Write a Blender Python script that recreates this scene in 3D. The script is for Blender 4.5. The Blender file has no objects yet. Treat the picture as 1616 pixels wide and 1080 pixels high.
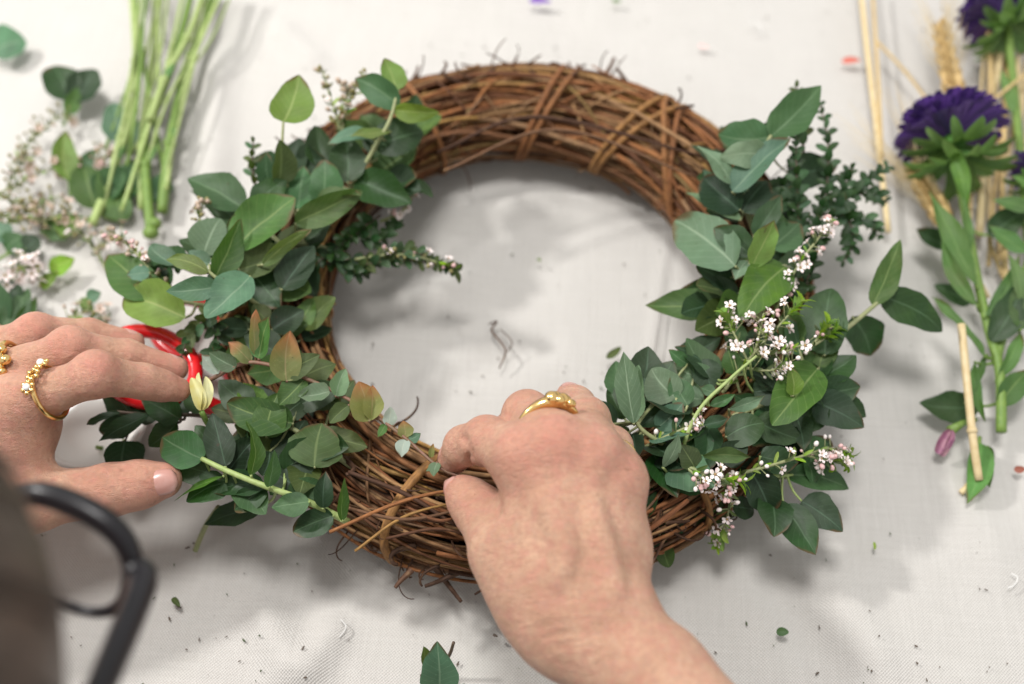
import bpy, math, random
import numpy as np
from mathutils import Vector, Matrix, Quaternion

random.seed(7); rng = np.random.default_rng(7)
SC = bpy.context.scene
COL = SC.collection

# ------------------------------------------------------------------ camera
ELEV = math.radians(60); DIST = .58; FPX = 1796.0
CAM = np.array([0, -DIST*math.cos(ELEV), DIST*math.sin(ELEV)])
FW = np.array([0, math.cos(ELEV), -math.sin(ELEV)]); UP = np.array([0, math.sin(ELEV), math.cos(ELEV)]); RT = np.array([1., 0, 0])
cam = bpy.data.cameras.new('camera'); camo = bpy.data.objects.new('camera', cam); COL.objects.link(camo)
cam.sensor_width = 36; cam.lens = FPX*36/1616; cam.clip_start = .02; cam.clip_end = 50
camo.location = CAM; camo.rotation_euler = (math.pi/2-ELEV, 0, 0)
cam.dof.use_dof = True; cam.dof.focus_distance = .475; cam.dof.aperture_fstop = 3.9
SC.camera = camo

# ------------------------------------------------------------------ light
w = bpy.data.worlds.new('World'); SC.world = w; w.use_nodes = True
bg = w.node_tree.nodes['Background']; bg.inputs[0].default_value = (1, .99, .975, 1); bg.inputs[1].default_value = .74
def area(name, loc, target, size, power, col):
    l = bpy.data.lights.new(name, 'AREA'); l.shape = 'DISK'; l.size = size; l.energy = power; l.color = col
    o = bpy.data.objects.new(name, l); COL.objects.link(o); o.location = loc
    o.rotation_euler = (Vector(target)-Vector(loc)).to_track_quat('-Z', 'Y').to_euler()
    return o
area('key_lamp', (-.98, .34, 1.10), (0, 0, 0), .12, 14.5, (1, .975, .945))
area('ceiling_lamp', (-.12, .16, 1.85), (0, 0, 0), .45, 22, (1, .98, .96))
SC.view_settings.view_transform = 'Standard'; SC.view_settings.look = 'None'
SC.view_settings.exposure = .12; SC.view_settings.gamma = 1
SC.cycles.use_denoising = True
SC.cycles.max_bounces = 8

# ------------------------------------------------------------------ helpers
def P(x, y, z):
    """point of the table scene that the photograph shows at (x, y), at height z cm over the cloth"""
    d = FW + RT*(x-808)/FPX + UP*(540-y)/FPX
    return CAM + d*((z/100-CAM[2])/d[2])
def pxsize(p):
    return float((np.asarray(p)-CAM) @ FW)/FPX           # metres per pixel there
def unit(v):
    v = np.asarray(v, float); n = np.linalg.norm(v); return v/n if n > 1e-12 else v
def spline(pts, n=8):
    pts = [np.asarray(p, float) for p in pts]
    if len(pts) == 2: return [pts[0]+(pts[1]-pts[0])*i/n for i in range(n+1)]
    q = [2*pts[0]-pts[1]]+pts+[2*pts[-1]-pts[-2]]; out = []
    for i in range(1, len(q)-2):
        for k in range(n):
            t = k/n; a, b, c, d = q[i-1], q[i], q[i+1], q[i+2]
            out.append(.5*((2*b)+(c-a)*t+(2*a-5*b+4*c-d)*t*t+(3*b-a-3*c+d)*t**3))
    out.append(pts[-1]); return out
class MB:
    def __init__(s): s.v = []; s.f = []; s.uv = []; s.n = 0
    def add(s, v, f, uv=None):
        v = np.asarray(v, float).reshape(-1, 3); s.v.append(v)
        s.f += [tuple(i+s.n for i in q) for q in f]
        s.uv.append(np.zeros((len(v), 2)) if uv is None else np.asarray(uv, float)); s.n += len(v)
    def tube(s, path, r, sides=6, caps=True):
        path = np.asarray(path, float); m = len(path)
        r = np.broadcast_to(np.asarray(r, float), (m,)) if np.ndim(r) < 1 or len(np.atleast_1d(r)) == m else np.interp(np.linspace(0, 1, m), np.linspace(0, 1, len(r)), r)
        T = np.gradient(path, axis=0); N = None; vs = []; uv = []; L = 0
        for i in range(m):
            t = unit(T[i])
            if N is None:
                a = np.array([0, 0, 1.]) if abs(t[2]) < .9 else np.array([1., 0, 0]); N = unit(np.cross(t, a))
            N = unit(N-t*(N@t)); B = np.cross(t, N)
            if i: L += np.linalg.norm(path[i]-path[i-1])
            for k in range(sides):
                an = 2*math.pi*k/sides
                vs.append(path[i]+r[i]*(math.cos(an)*N+math.sin(an)*B)); uv.append((k/sides, L*100))
        f = [(i*sides+k, i*sides+(k+1) % sides, (i+1)*sides+(k+1) % sides, (i+1)*sides+k) for i in range(m-1) for k in range(sides)]
        if caps: f += [tuple(range(sides))[::-1], tuple((m-1)*sides+k for k in range(sides))]
        s.add(vs, f, uv)
    def ball(s, c, r, rings=6, segs=8, M=None):
        vs = [(0, 0, 1)]; 
        for i in range(1, rings):
            a = math.pi*i/rings
            for k in range(segs):
                b = 2*math.pi*k/segs; vs.append((math.sin(a)*math.cos(b), math.sin(a)*math.sin(b), math.cos(a)))
        vs.append((0, 0, -1)); vs = np.array(vs)*np.asarray(r)
        if M is not None: vs = vs @ np.asarray(M).T
        f = [(0, 1+k, 1+(k+1) % segs) for k in range(segs)]
        for i in range(rings-2):
            for k in range(segs):
                a = 1+i*segs; f.append((a+k, a+segs+k, a+segs+(k+1) % segs, a+(k+1) % segs))
        e = 1+(rings-2)*segs; f += [(e+k, len(vs)-1, e+(k+1) % segs) for k in range(segs)]
        s.add(vs+np.asarray(c), f)
    def lathe(s, prof, c, segs=40):
        vs = [(r*math.cos(2*math.pi*k/segs), r*math.sin(2*math.pi*k/segs), z) for r, z in prof for k in range(segs)]
        f = [(i*segs+k, i*segs+(k+1) % segs, (i+1)*segs+(k+1) % segs, (i+1)*segs+k) for i in range(len(prof)-1) for k in range(segs)]
        s.add(np.array(vs)+np.asarray(c), f)
    def mesh(s, name, off=(0, 0, 0), smooth=True):
        me = bpy.data.meshes.new(name); V = np.concatenate(s.v)-np.asarray(off); UVs = np.concatenate(s.uv)
        me.from_pydata(V.tolist(), [], s.f)
        if smooth: me.polygons.foreach_set('use_smooth', [True]*len(me.polygons))
        ul = me.uv_layers.new(name='UVMap'); li = np.empty(len(me.loops), int); me.loops.foreach_get('vertex_index', li)
        ul.data.foreach_set('uv', UVs[li].ravel()); me.update(); return me
def link(name, me, mat, parent=None, loc=None, rot=None, scale=None):
    o = bpy.data.objects.new(name, me); COL.objects.link(o)
    if mat is not None and me is not None and not me.materials: me.materials.append(mat)
    if parent is not None: o.parent = parent
    if loc is not None: o.location = loc
    if rot is not None: o.rotation_mode = 'QUATERNION'; o.rotation_quaternion = rot
    if scale is not None: o.scale = (scale,)*3 if np.ndim(scale) == 0 else scale
    return o
def thing(name, label, cat, base, group=None):
    o = bpy.data.objects.new(name, None); COL.objects.link(o); o.location = base; o.empty_display_size = .01
    o['label'] = label; o['category'] = cat
    if group: o['group'] = group
    return o
def tag(o, label, cat, group=None):
    o['label'] = label; o['category'] = cat
    if group: o['group'] = group
    return o
def part(name, mb, mat, parent, smooth=True):
    off = np.array(parent.location) if parent.type == 'EMPTY' or parent.parent is None else np.array(parent.parent.location)
    return link(name, mb.mesh(name, off, smooth), mat, parent)
def ori(d, n):
    """rotation taking local Y to d and local Z towards n"""
    y = unit(d); z = unit(np.asarray(n)-y*(np.asarray(n)@y)); x = np.cross(y, z)
    return Matrix(((x[0], y[0], z[0]), (x[1], y[1], z[1]), (x[2], y[2], z[2]))).to_quaternion()

# ------------------------------------------------------------------ materials
def nt(name):
    m = bpy.data.materials.new(name); m.use_nodes = True; t = m.node_tree; b = t.nodes['Principled BSDF']; return m, t, b
def node(t, typ, **kw):
    n = t.nodes.new(typ)
    for k, v in kw.items():
        if isinstance(k, str) and hasattr(n, k): setattr(n, k, v)
    return n
def ramp(t, fac, stops, interp='LINEAR'):
    r = t.nodes.new('ShaderNodeValToRGB'); r.color_ramp.interpolation = interp
    while len(r.color_ramp.elements) < len(stops): r.color_ramp.elements.new(.5)
    for e, (p, c) in zip(r.color_ramp.elements, stops): e.position = p; e.color = (*c, 1)
    t.links.new(fac, r.inputs[0]); return r.outputs[0]
def noise(t, scale, detail=3, vec=None, rough=.55):
    n = t.nodes.new('ShaderNodeTexNoise'); n.inputs['Scale'].default_value = scale; n.inputs['Detail'].default_value = detail; n.inputs['Roughness'].default_value = rough
    if vec is not None: t.links.new(vec, n.inputs['Vector'])
    return n.outputs['Fac']
def mixc(t, fac, a, b, mode='MIX'):
    m = t.nodes.new('ShaderNodeMix'); m.data_type = 'RGBA'; m.blend_type = mode
    if isinstance(fac, float): m.inputs[0].default_value = fac
    else: t.links.new(fac, m.inputs[0])
    for s, i in ((a, 6), (b, 7)):
        if isinstance(s, tuple): m.inputs[i].default_value = (*s, 1)
        else: t.links.new(s, m.inputs[i])
    return m.outputs[2]
def math_(t, op, a, b=None, c=None):
    m = t.nodes.new('ShaderNodeMath'); m.operation = op
    for i, s in enumerate((a, b, c)):
        if s is None: continue
        if isinstance(s, (int, float)): m.inputs[i].default_value = s
        else: t.links.new(s, m.inputs[i])
    return m.outputs[0]
def maprange(t, v, a, b, c=0., d=1.):
    m = t.nodes.new('ShaderNodeMapRange'); t.links.new(v, m.inputs[0])
    for i, x in enumerate((a, b, c, d)): m.inputs[i+1].default_value = x
    return m.outputs[0]
def bump(t, h, strength, dist, b):
    n = t.nodes.new('ShaderNodeBump'); n.inputs['Strength'].default_value = strength; n.inputs['Distance'].default_value = dist
    t.links.new(h, n.inputs['Height']); t.links.new(n.outputs[0], b.inputs['Normal']); return n
def objco(t, which='Object'): return t.nodes.new('ShaderNodeTexCoord').outputs[which]
def scaled(t, vec, s):
    m = t.nodes.new('ShaderNodeMapping'); m.inputs['Scale'].default_value = s; t.links.new(vec, m.inputs[0]); return m.outputs[0]

def leaf_mat(name, c, vein, rough=.42, tip=None, gloss=.35, sp=.35):
    m, t, b = nt(name); L = t.links
    uv = objco(t, 'UV'); s = t.nodes.new('ShaderNodeSeparateXYZ'); L.new(uv, s.inputs[0])
    a = math_(t, 'ABSOLUTE', math_(t, 'SUBTRACT', s.outputs[0], .5))              # 0 at midrib, .5 at edge
    mid = maprange(t, a, .012, .035, 1, 0)
    ph = math_(t, 'MULTIPLY', math_(t, 'SUBTRACT', s.outputs[1], math_(t, 'MULTIPLY', a, .55)), 52.)
    side = math_(t, 'MULTIPLY', maprange(t, math_(t, 'SINE', ph), .9, 1., 0, 1), .32)
    vm = math_(t, 'MAXIMUM', mid, side)
    oi = t.nodes.new('ShaderNodeObjectInfo').outputs['Random']
    hs = t.nodes.new('ShaderNodeHueSaturation'); hs.inputs['Color'].default_value = (*c, 1)
    L.new(maprange(t, oi, 0, 1, .462, .522), hs.inputs['Hue']); L.new(maprange(t, math_(t, 'FRACT', math_(t, 'MULTIPLY', oi, 7.3)), 0, 1, .58, 1.3), hs.inputs['Value'])
    L.new(maprange(t, math_(t, 'FRACT', math_(t, 'MULTIPLY', oi, 3.7)), 0, 1, .8, 1.15), hs.inputs['Saturation'])
    oc = objco(t)
    n1 = noise(t, 90, 5, oc); n2 = noise(t, 700, 3, oc)
    col = mixc(t, maprange(t, n1, .35, .7), hs.outputs[0], tuple(x*.72 for x in c))
    col = mixc(t, maprange(t, n2, .62, .74, 0, sp), col, tuple(min(1, x*1.7+.02) for x in c))
    bl = maprange(t, noise(t, 26, 4, oc),   .45, .75, 0, .28); col = mixc(t, bl, col, tuple(x*.75+y for x, y in zip(c, (.08, .095, .06))))
    if tip: col = mixc(t, maprange(t, math_(t, 'ADD', s.outputs[1], math_(t, 'MULTIPLY', n1, .6)), .75, 1.35), col, tip)
    spot = maprange(t, noise(t, 230, 2, oc), .735, .77)
    col = mixc(t, math_(t, 'MULTIPLY', vm, .55), col, vein)
    col = mixc(t, math_(t, 'MULTIPLY', spot, .6), col, (.06, .035, .02))
    br = math_(t, 'MULTIPLY', maprange(t, math_(t, 'ADD', math_(t, 'ADD', s.outputs[1], math_(t, 'MULTIPLY', a, .7)), math_(t, 'MULTIPLY', n1, .5)), 1.28, 1.42), maprange(t, oi, .55, .6)); col = mixc(t, math_(t, 'MULTIPLY', br, .8), col, (.12, .065, .03))
    L.new(col, b.inputs['Base Color']); b.inputs['Roughness'].default_value = rough+.1; b.inputs['Specular IOR Level'].default_value = gloss
    h = math_(t, 'SUBTRACT', math_(t, 'MULTIPLY', n2, .25), math_(t, 'MULTIPLY', vm, .5)); bump(t, h, .3, .0005, b)
    tr = t.nodes.new('ShaderNodeBsdfTranslucent'); L.new(mixc(t, .5, col, tuple(min(1, x*1.6) for x in (c[0]*1.3, c[1]*1.2, c[2]*.6))), tr.inputs[0])
    mx = t.nodes.new('ShaderNodeMixShader'); mx.inputs[0].default_value = .3
    L.new(b.outputs[0], mx.inputs[1]); L.new(tr.outputs[0], mx.inputs[2]); L.new(mx.outputs[0], t.nodes['Material Output'].inputs[0])
    return m
LM = {
 'B': leaf_mat('eucalyptus_blue', (.092, .195, .118), (.25, .36, .24), .46),
 'T': leaf_mat('eucalyptus_teal', (.050, .128, .044), (.18, .28, .15), .42),
 'G': leaf_mat('eucalyptus_green', (.060, .140, .026), (.24, .32, .11), .45),
 'D': leaf_mat('eucalyptus_dark', (.021, .066, .015), (.1, .18, .09), .38, gloss=.45),
 'K': leaf_mat('eucalyptus_deep', (.018, .048, .018), (.09, .16, .1), .42),
 'L': leaf_mat('eucalyptus_lime', (.135, .215, .038), (.34, .4, .14), .45),
 'P': leaf_mat('eucalyptus_pale', (.135, .225, .125), (.34, .44, .3), .5),
 'O': leaf_mat('eucalyptus_olive', (.065, .105, .028), (.2, .26, .1), .5),
 'R': leaf_mat('eucalyptus_young', (.24, .27, .09), (.4, .3, .16), .45, tip=(.42, .13, .06)),
 'W': leaf_mat('eucalyptus_silver', (.42, .52, .45), (.5, .55, .45), .5),
 'A': leaf_mat('aster_leaf', (.10, .225, .05), (.22, .36, .12), .48, sp=.15),
 'Y': leaf_mat('bright_leaf', (.20, .36, .04), (.4, .5, .12), .45),
 'C': leaf_mat('aster_bract', (.15, .29, .085), (.25, .4, .14), .5, sp=.1),
 'M': leaf_mat('myrtle', (.055, .125, .055), (.12, .2, .1), .4),
}
def stem_mat(name, c, c2, rough=.55, sc=400):
    m, t, b = nt(name); n = noise(t, sc, 4, objco(t)); oi = t.nodes.new('ShaderNodeObjectInfo').outputs['Random']
    col = mixc(t, maprange(t, n, .35, .7), c, c2); col = mixc(t, math_(t, 'MULTIPLY', oi, .35), col, tuple(x*.55 for x in c))
    t.links.new(col, b.inputs['Base Color']); b.inputs['Roughness'].default_value = rough; bump(t, n, .4, .0005, b); return m
S_PALE = stem_mat('stem_pale', (.30, .31, .15), (.2, .24, .1)); S_GREEN = stem_mat('stem_green', (.17, .27, .05), (.11, .2, .035))
S_BROWN = stem_mat('stem_brown', (.10, .065, .04), (.055, .035, .02)); S_RED = stem_mat('stem_reddish', (.22, .10, .07), (.14, .1, .05))
S_LIGHT = stem_mat('stem_light_green', (.38, .46, .18), (.25, .36, .09))

def vine_mat(name, stops):
    m, t, b = nt(name); L = t.links; oi = t.nodes.new('ShaderNodeObjectInfo').outputs['Random']
    base = ramp(t, oi, stops, 'LINEAR'); uv = objco(t, 'UV')
    n = noise(t, 5, 5, scaled(t, uv, (1.6, .35, 1))); n2 = noise(t, 120, 3, objco(t))
    col = mixc(t, maprange(t, n, .36, .72, 0, .75), base, (.06, .03, .016)); col = mixc(t, maprange(t, n2, .6, .8, 0, .5), col, (.36, .22, .10))
    L.new(col, b.inputs['Base Color']); b.inputs['Roughness'].default_value = .68; b.inputs['Specular IOR Level'].default_value = .25
    bump(t, math_(t, 'ADD', n, math_(t, 'MULTIPLY', n2, .4)), .7, .0008, b); return m
VINE = vine_mat('grapevine_bark', [(0, (.055, .024, .013)), (.2, (.24, .088, .032)), (.40, (.36, .15, .050)), (.55, (.12, .058, .033)), (.68, (.42, .235, .10)), (.8, (.19, .115, .070)), (.92, (.40, .22, .06)), (1, (.20, .135, .048))])
BIND = vine_mat('binding_bark', [(0, (.24, .095, .035)), (.6, (.31, .14, .05)), (1, (.35, .18, .06))])
CORE = vine_mat('grapevine_core', [(0, (.03, .016, .01)), (1, (.07, .035, .018))])
TEND = vine_mat('tendril_bark', [(0, (.05, .025, .015)), (1, (.12, .06, .035))])

def plain(name, c, rough=.5, c2=None, sc=60, metal=0, spec=.5):
    m, t, b = nt(name); b.inputs['Roughness'].default_value = rough; b.inputs['Metallic'].default_value = metal; b.inputs['Specular IOR Level'].default_value = spec
    n = noise(t, sc, 4, objco(t)); t.links.new(mixc(t, maprange(t, n, .3, .7), c, c2 or tuple(x*.85 for x in c)), b.inputs['Base Color']); return m
M_WHITE = plain('petal_white', (.80, .77, .74), .6, (.74, .60, .58), 500); M_PINK = plain('bud_pink', (.58, .30, .31), .6, (.68, .52, .48), 300)
M_CENTRE = plain('flower_centre', (.34, .25, .06), .6, (.3, .12, .08), 500); M_DRY = plain('dry_flower', (.50, .40, .30), .6, (.36, .26, .2), 200)
M_BUDG = plain('bud_green', (.17, .19, .05), .55, (.28, .2, .1), 200)
M_GOLD = plain('gold', (.83, .58, .24), .17, (.78, .52, .2), 90, 1); M_GEM = plain('pale_stone', (.85, .85, .84), .08, (.7, .72, .74), 300, .0, .9)
M_RED = plain('red_plastic', (.66, .012, .016), .22, (.6, .01, .014), 30); M_STEEL = plain('steel', (.55, .55, .56), .25, (.5, .5, .5), 40, 1)
M_CHINA = plain('white_ceramic', (.80, .79, .76), .22, (.78, .77, .73), 20); M_NAIL = plain('nail', (.45, .225, .185), .22, (.50, .29, .25), 200)
M_BLACK = plain('black_acetate', (.008, .008, .010), .3, (.012, .011, .013), 30, 0, .3)
M_STRAW = stem_mat('straw', (.62, .46, .22), (.50, .35, .15), .5, 250); M_STRAWP = stem_mat('straw_pale', (.70, .57, .33), (.6, .45, .22), .5, 250)
M_GRAIN = stem_mat('wheat_grain', (.60, .43, .18), (.46, .30, .11), .55, 300)
def petal_mat():
    m, t, b = nt('aster_purple'); uv = objco(t, 'UV'); s = t.nodes.new('ShaderNodeSeparateXYZ'); t.links.new(uv, s.inputs[0])
    oi = t.nodes.new('ShaderNodeObjectInfo').outputs['Random']
    col = mixc(t, oi, (.050, .016, .16), (.17, .065, .38)); col = mixc(t, maprange(t, math_(t, 'SINE', math_(t, 'MULTIPLY', s.outputs[0], 30.)), .3, 1, 0, .5), col, (.03, .008, .10))
    t.links.new(col, b.inputs['Base Color']); b.inputs['Roughness'].default_value = .55; b.inputs['Sheen Weight'].default_value = .15; return m
M_PURPLE = petal_mat()
def cloth_mat():
    m, t, b = nt('cotton_canvas'); L = t.links; oc = objco(t)
    rot = t.nodes.new('ShaderNodeMapping'); rot.inputs['Rotation'].default_value = (0, 0, .06); L.new(oc, rot.inputs[0]); v = rot.outputs[0]
    sx = t.nodes.new('ShaderNodeSeparateXYZ'); L.new(v, sx.inputs[0])
    wob = noise(t, 40, 2, oc); F = 2*math.pi/.0015
    wx = math_(t, 'SINE', math_(t, 'ADD', math_(t, 'MULTIPLY', sx.outputs[0], F), math_(t, 'MULTIPLY', wob, 14.)))
    wy = math_(t, 'SINE', math_(t, 'ADD', math_(t, 'MULTIPLY', sx.outputs[1], F), math_(t, 'MULTIPLY', wob, 11.)))
    wv = math_(t, 'MULTIPLY', wx, wy)
    slubx = noise(t, 9, 3, scaled(t, v, (55, 3, 1))); sluby = noise(t, 9, 3, scaled(t, v, (3, 55, 1)))
    sl = math_(t, 'ADD', slubx, sluby); cloud = noise(t, 7, 4, oc); fine = noise(t, 2600, 2, oc)
    col = mixc(t, maprange(t, cloud, .3, .7), (.60, .580, .550), (.545, .526, .497))
    col = mixc(t, maprange(t, sl, .8, 1.25, 0, .6), col, (.64, .62, .59))
    col = mixc(t, maprange(t, wv, -1, .5, .75, 0), col, (.42, .405, .38))
    col = mixc(t, maprange(t, fine, .68, .75, 0, .5), col, (.36, .31, .26))
    stain = maprange(t, noise(t, 17, 3, oc), .68, .80, 0, .16); col = mixc(t, stain, col, (.55, .52, .46))
    L.new(col, b.inputs['Base Color']); b.inputs['Roughness'].default_value = .9; b.inputs['Specular IOR Level'].default_value = .12; b.inputs['Sheen Weight'].default_value = .1
    h = math_(t, 'ADD', math_(t, 'MULTIPLY', wv, .35), math_(t, 'ADD', math_(t, 'MULTIPLY', sl, .6), math_(t, 'MULTIPLY', fine, .25))); bump(t, h, .8, .0006, b)
    return m
def skin_mat():
    m, t, b = nt('skin'); L = t.links; oc = objco(t)
    at = t.nodes.new('ShaderNodeAttribute'); at.attribute_name = 'red'
    n1 = noise(t, 55, 5, oc); n2 = noise(t, 210, 4, oc); n3 = noise(t, 95, 3, oc)
    col = mixc(t, maprange(t, n1, .32, .66), (.63, .40, .275), (.47, .27, .18))
    col = mixc(t, maprange(t, n2, .45, .64, 0, .55), col, (.54, .25, .19))
    col = mixc(t, math_(t, 'MULTIPLY', at.outputs['Fac'], .48), col, (.56, .20, .16))
    sp = maprange(t, noise(t, 150, 2, oc), .70, .76, 0, .45); col = mixc(t, sp, col, (.25, .12, .07))
    fk = maprange(t, noise(t, 520, 3, oc), .42, .62, 0, .34); col = mixc(t, fk, col, (.40, .205, .14))
    vn = maprange(t, math_(t, 'ABSOLUTE', math_(t, 'SUBTRACT', n3, .5)), 0, .02, .18, 0); col = mixc(t, vn, col, (.34, .25, .22))
    L.new(col, b.inputs['Base Color']); b.inputs['Roughness'].default_value = .47; b.inputs['Specular IOR Level'].default_value = .35
    b.inputs['Subsurface Weight'].default_value = .22; b.inputs['Subsurface Radius'].default_value = (.0055, .0022, .0012); b.inputs['Subsurface Scale'].default_value = .5
    vo = t.nodes.new('ShaderNodeTexVoronoi'); vo.feature = 'DISTANCE_TO_EDGE'; vo.inputs['Scale'].default_value = 1500; L.new(oc, vo.inputs['Vector'])
    wr = noise(t, 150, 6, scaled(t, oc, (1, 3.2, 1.6)), .68)
    h = math_(t, 'ADD', math_(t, 'MULTIPLY', maprange(t, vo.outputs[0], 0, .25), .16), math_(t, 'MULTIPLY', wr, 1.0)); bump(t, h, .8, .0018, b)
    return m
SKIN = skin_mat(); CLOTH = cloth_mat()
M_HAIR = None
def hair_mat():
    m, t, b = nt('dark_hair'); oc = objco(t); n = noise(t, 60, 4, scaled(t, oc, (6, 1, 1))); 
    t.links.new(mixc(t, n, (.035, .024, .018), (.11, .08, .06)), b.inputs['Base Color']); b.inputs['Roughness'].default_value = .45; return m
M_HAIR = hair_mat(); M_KNIT = plain('dark_knit', (.035, .037, .045), .9, (.05, .05, .06), 400)
def glass_mat():
    m, t, b = nt('lens_glass'); g = t.nodes.new('ShaderNodeBsdfTransparent'); gl = t.nodes.new('ShaderNodeBsdfGlossy'); gl.inputs['Roughness'].default_value = .03
    mx = t.nodes.new('ShaderNodeMixShader'); mx.inputs[0].default_value = .07
    t.links.new(g.outputs[0], mx.inputs[1]); t.links.new(gl.outputs[0], mx.inputs[2]); t.links.new(mx.outputs[0], t.nodes['Material Output'].inputs[0]); return m
M_LENS = glass_mat()

# ------------------------------------------------------------------ the cloth
def smooth_noise(X, Y, sc, seed):
    r = np.random.default_rng(seed); out = np.zeros_like(X)
    for k in range(7):
        a = r.uniform(0, 6.28); f = sc*r.uniform(.5, 1.7); out += np.sin((X*math.cos(a)+Y*math.sin(a))*f+r.uniform(0, 6.28))
    return out/7
def cloth_z(X, Y):
    z = .0024*smooth_noise(X, Y, 24, 1)+.0013*smooth_noise(X, Y, 62, 2)+.0005*smooth_noise(X, Y, 170, 3)
    for (x0, y0, x1, y1, wd, h) in CREASES:
        dx, dy = x1-x0, y1-y0; L = math.hypot(dx, dy); s = ((X-x0)*dx+(Y-y0)*dy)/L; d = (-(X-x0)*dy+(Y-y0)*dx)/L
        env = np.clip(s/(.25*L), 0, 1)*np.clip((L-s)/(.25*L), 0, 1); z = z+2.1*h*env*np.exp(-(d/wd)**2)
    return z
def cr(a, b, wd, h):
    p, q = P(*a, 0), P(*b, 0); return (p[0], p[1], q[0], q[1], wd, h)
CREASES = [cr((1060, 330), (1015, 640), .0022, .0006), cr((1075, 330), (1035, 640), .002, -.0005), cr((395, 930), (480, 1090), .01, .0035), cr((540, 960), (470, 1100), .008, .0025),
           cr((350, 60), (330, 330), .010, .003), cr((420, 20), (520, 110), .008, .002), cr((1300, 880), (1420, 1100), .010, .002), cr((1190, 860), (1330, 1090), .009, -.002),
           cr((590, 480), (770, 430), .009, .0022), cr((640, 350), (900, 300), .010, .002), cr((700, 600), (900, 520), .010, -.0016), cr((620, 700), (700, 560), .008, .0022), cr((1450, 650), (1616, 950), .012, .002)]
nx, ny = 420, 330
xs = np.linspace(-.62, .62, nx); ys = np.linspace(-.36, .62, ny); X, Y = np.meshgrid(xs, ys)
Z = cloth_z(X, Y)-.0034
edge = np.clip((-.30-Y)/.06, 0, 1); Z -= .08*edge**2
mb = MB(); mb.add(np.stack([X, Y, Z], -1), [(j*nx+i, j*nx+i+1, (j+1)*nx+i+1, (j+1)*nx+i) for j in range(ny-1) for i in range(nx-1)])
o = link('tablecloth', mb.mesh('tablecloth'), CLOTH); o['kind'] = 'structure'; o['label'] = 'pale grey cotton canvas cloth spread over the work table'
hm = MB(); pa = spline([P(1046, 455, .06), P(1040, 500, .07), P(1034, 540, .07), P(1028, 580, .05)], 14)
hm.tube(pa, [.0002, .0005, .0005, .0002], 5); part('seam', hm, CLOTH, o)

# ------------------------------------------------------------------ leaves and sprigs
def leaf_geo(mb, base, tip, width, N, fold=.25, bend=.06, ab=(.55, .62), nu=6, nv=10, wav=.03, ph=0., ragged=0.):
    base = np.asarray(base, float); L = np.asarray(tip, float)-base; ln = np.linalg.norm(L); y = L/ln; kx = random.uniform(-.07, .07); asy = random.uniform(-.13, .13)*(ph != 0); wob = random.uniform(.01, .075)*(ph != 0)
    N = unit(np.asarray(N)-y*(np.asarray(N)@y)); S = np.cross(y, N); a, b = ab; tm = a/(a+b); wm = tm**a*(1-tm)**b
    vs, uv = [], []
    for j in range(nv+1):
        t = j/nv; t2 = .5-.5*math.cos(math.pi*t) if nv > 4 else t
        wd = .5*width*(max(t2, 0)**a*max(1-t2, 0)**b)/wm
        c = base+L*t2+N*bend*ln*4*t2*(1-t2)+S*kx*ln*4*t2*(1-t2)
        for i in range(nu+1):
            s = i/nu*2-1; e = wd*(1+ragged*math.sin(9*t2*6.28+ph*3+s)+asy*s+wob*math.sin(2.3*t2*6.28+ph*2+1.7*s))
            z = fold*wd*abs(s)**1.4+wav*ln*s*s*math.sin(t2*7+ph+(2.2 if s > 0 else 0))*min(1, wd/(.25*width+1e-9))+(ph != 0)*.011*ln*(math.sin(11*t2+4.1*s+ph)+.7*math.sin(17*t2-6*s+2*ph))*min(1, wd/(.4*width+1e-9))
            vs.append(c+S*s*e+N*z); uv.append((s*.5+.5, t2))
    f = [(j*(nu+1)+i, j*(nu+1)+i+1, (j+1)*(nu+1)+i+1, (j+1)*(nu+1)+i) for j in range(nv) for i in range(nu)]
    mb.add(vs, f, uv)
SHAPE = {'r': (.46, .66), 'o': (.50, .84), 'h': (.33, .78), 'l': (.85, 1.1), 'e': (.6, .95)}
def place_leaf(parent, spec, lift=0.):
    bx, by, bz, tx, ty, tz, wpx, col = spec[:8]; roll = spec[8] if len(spec) > 8 else random.uniform(-22, 22); sh = spec[9] if len(spec) > 9 else 'o'
    b = P(bx, by, bz); t = P(tx, ty, tz); y = unit(t-b); toc = unit(CAM-b)
    N = unit(toc*.75+np.array([-.1, .05, .6])); N = unit(N-y*(N@y)); S = np.cross(y, N); r = math.radians(roll); N = N*math.cos(r)+S*math.sin(r)
    mb = MB(); leaf_geo(mb, b, t, wpx*(.74 if col == 'A' else 1)*pxsize(b), N, random.uniform(.05, .55), random.uniform(-.05, .12), SHAPE[sh], 8, 13, ph=random.uniform(.01, 6), wav=random.uniform(.012, .06), ragged=.09 if col == 'A' else random.choice((0, .02, .045)))
    part('leaf', mb, LM[col], parent); return b
def stem_part(parent, path, r0, r1, mat, twigs=()):
    mb = MB(); pa = spline(path, 8); mb.tube(pa, np.linspace(r0, r1, len(pa)), 7)
    A = np.array(pa)
    for b, r in twigs:
        d = np.linalg.norm(A-b, axis=1); k = int(d.argmin())
        if .0015 < d[k] < .06:
            k2 = max(0, k-int(d[k]/.01)); m_ = (A[k2]+b)/2+np.array([0, 0, -.0025]); mb.tube(spline([A[k2], m_, b], 5), (r*1.2, r), 5)
    return part('stem', mb, mat, parent)
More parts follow.
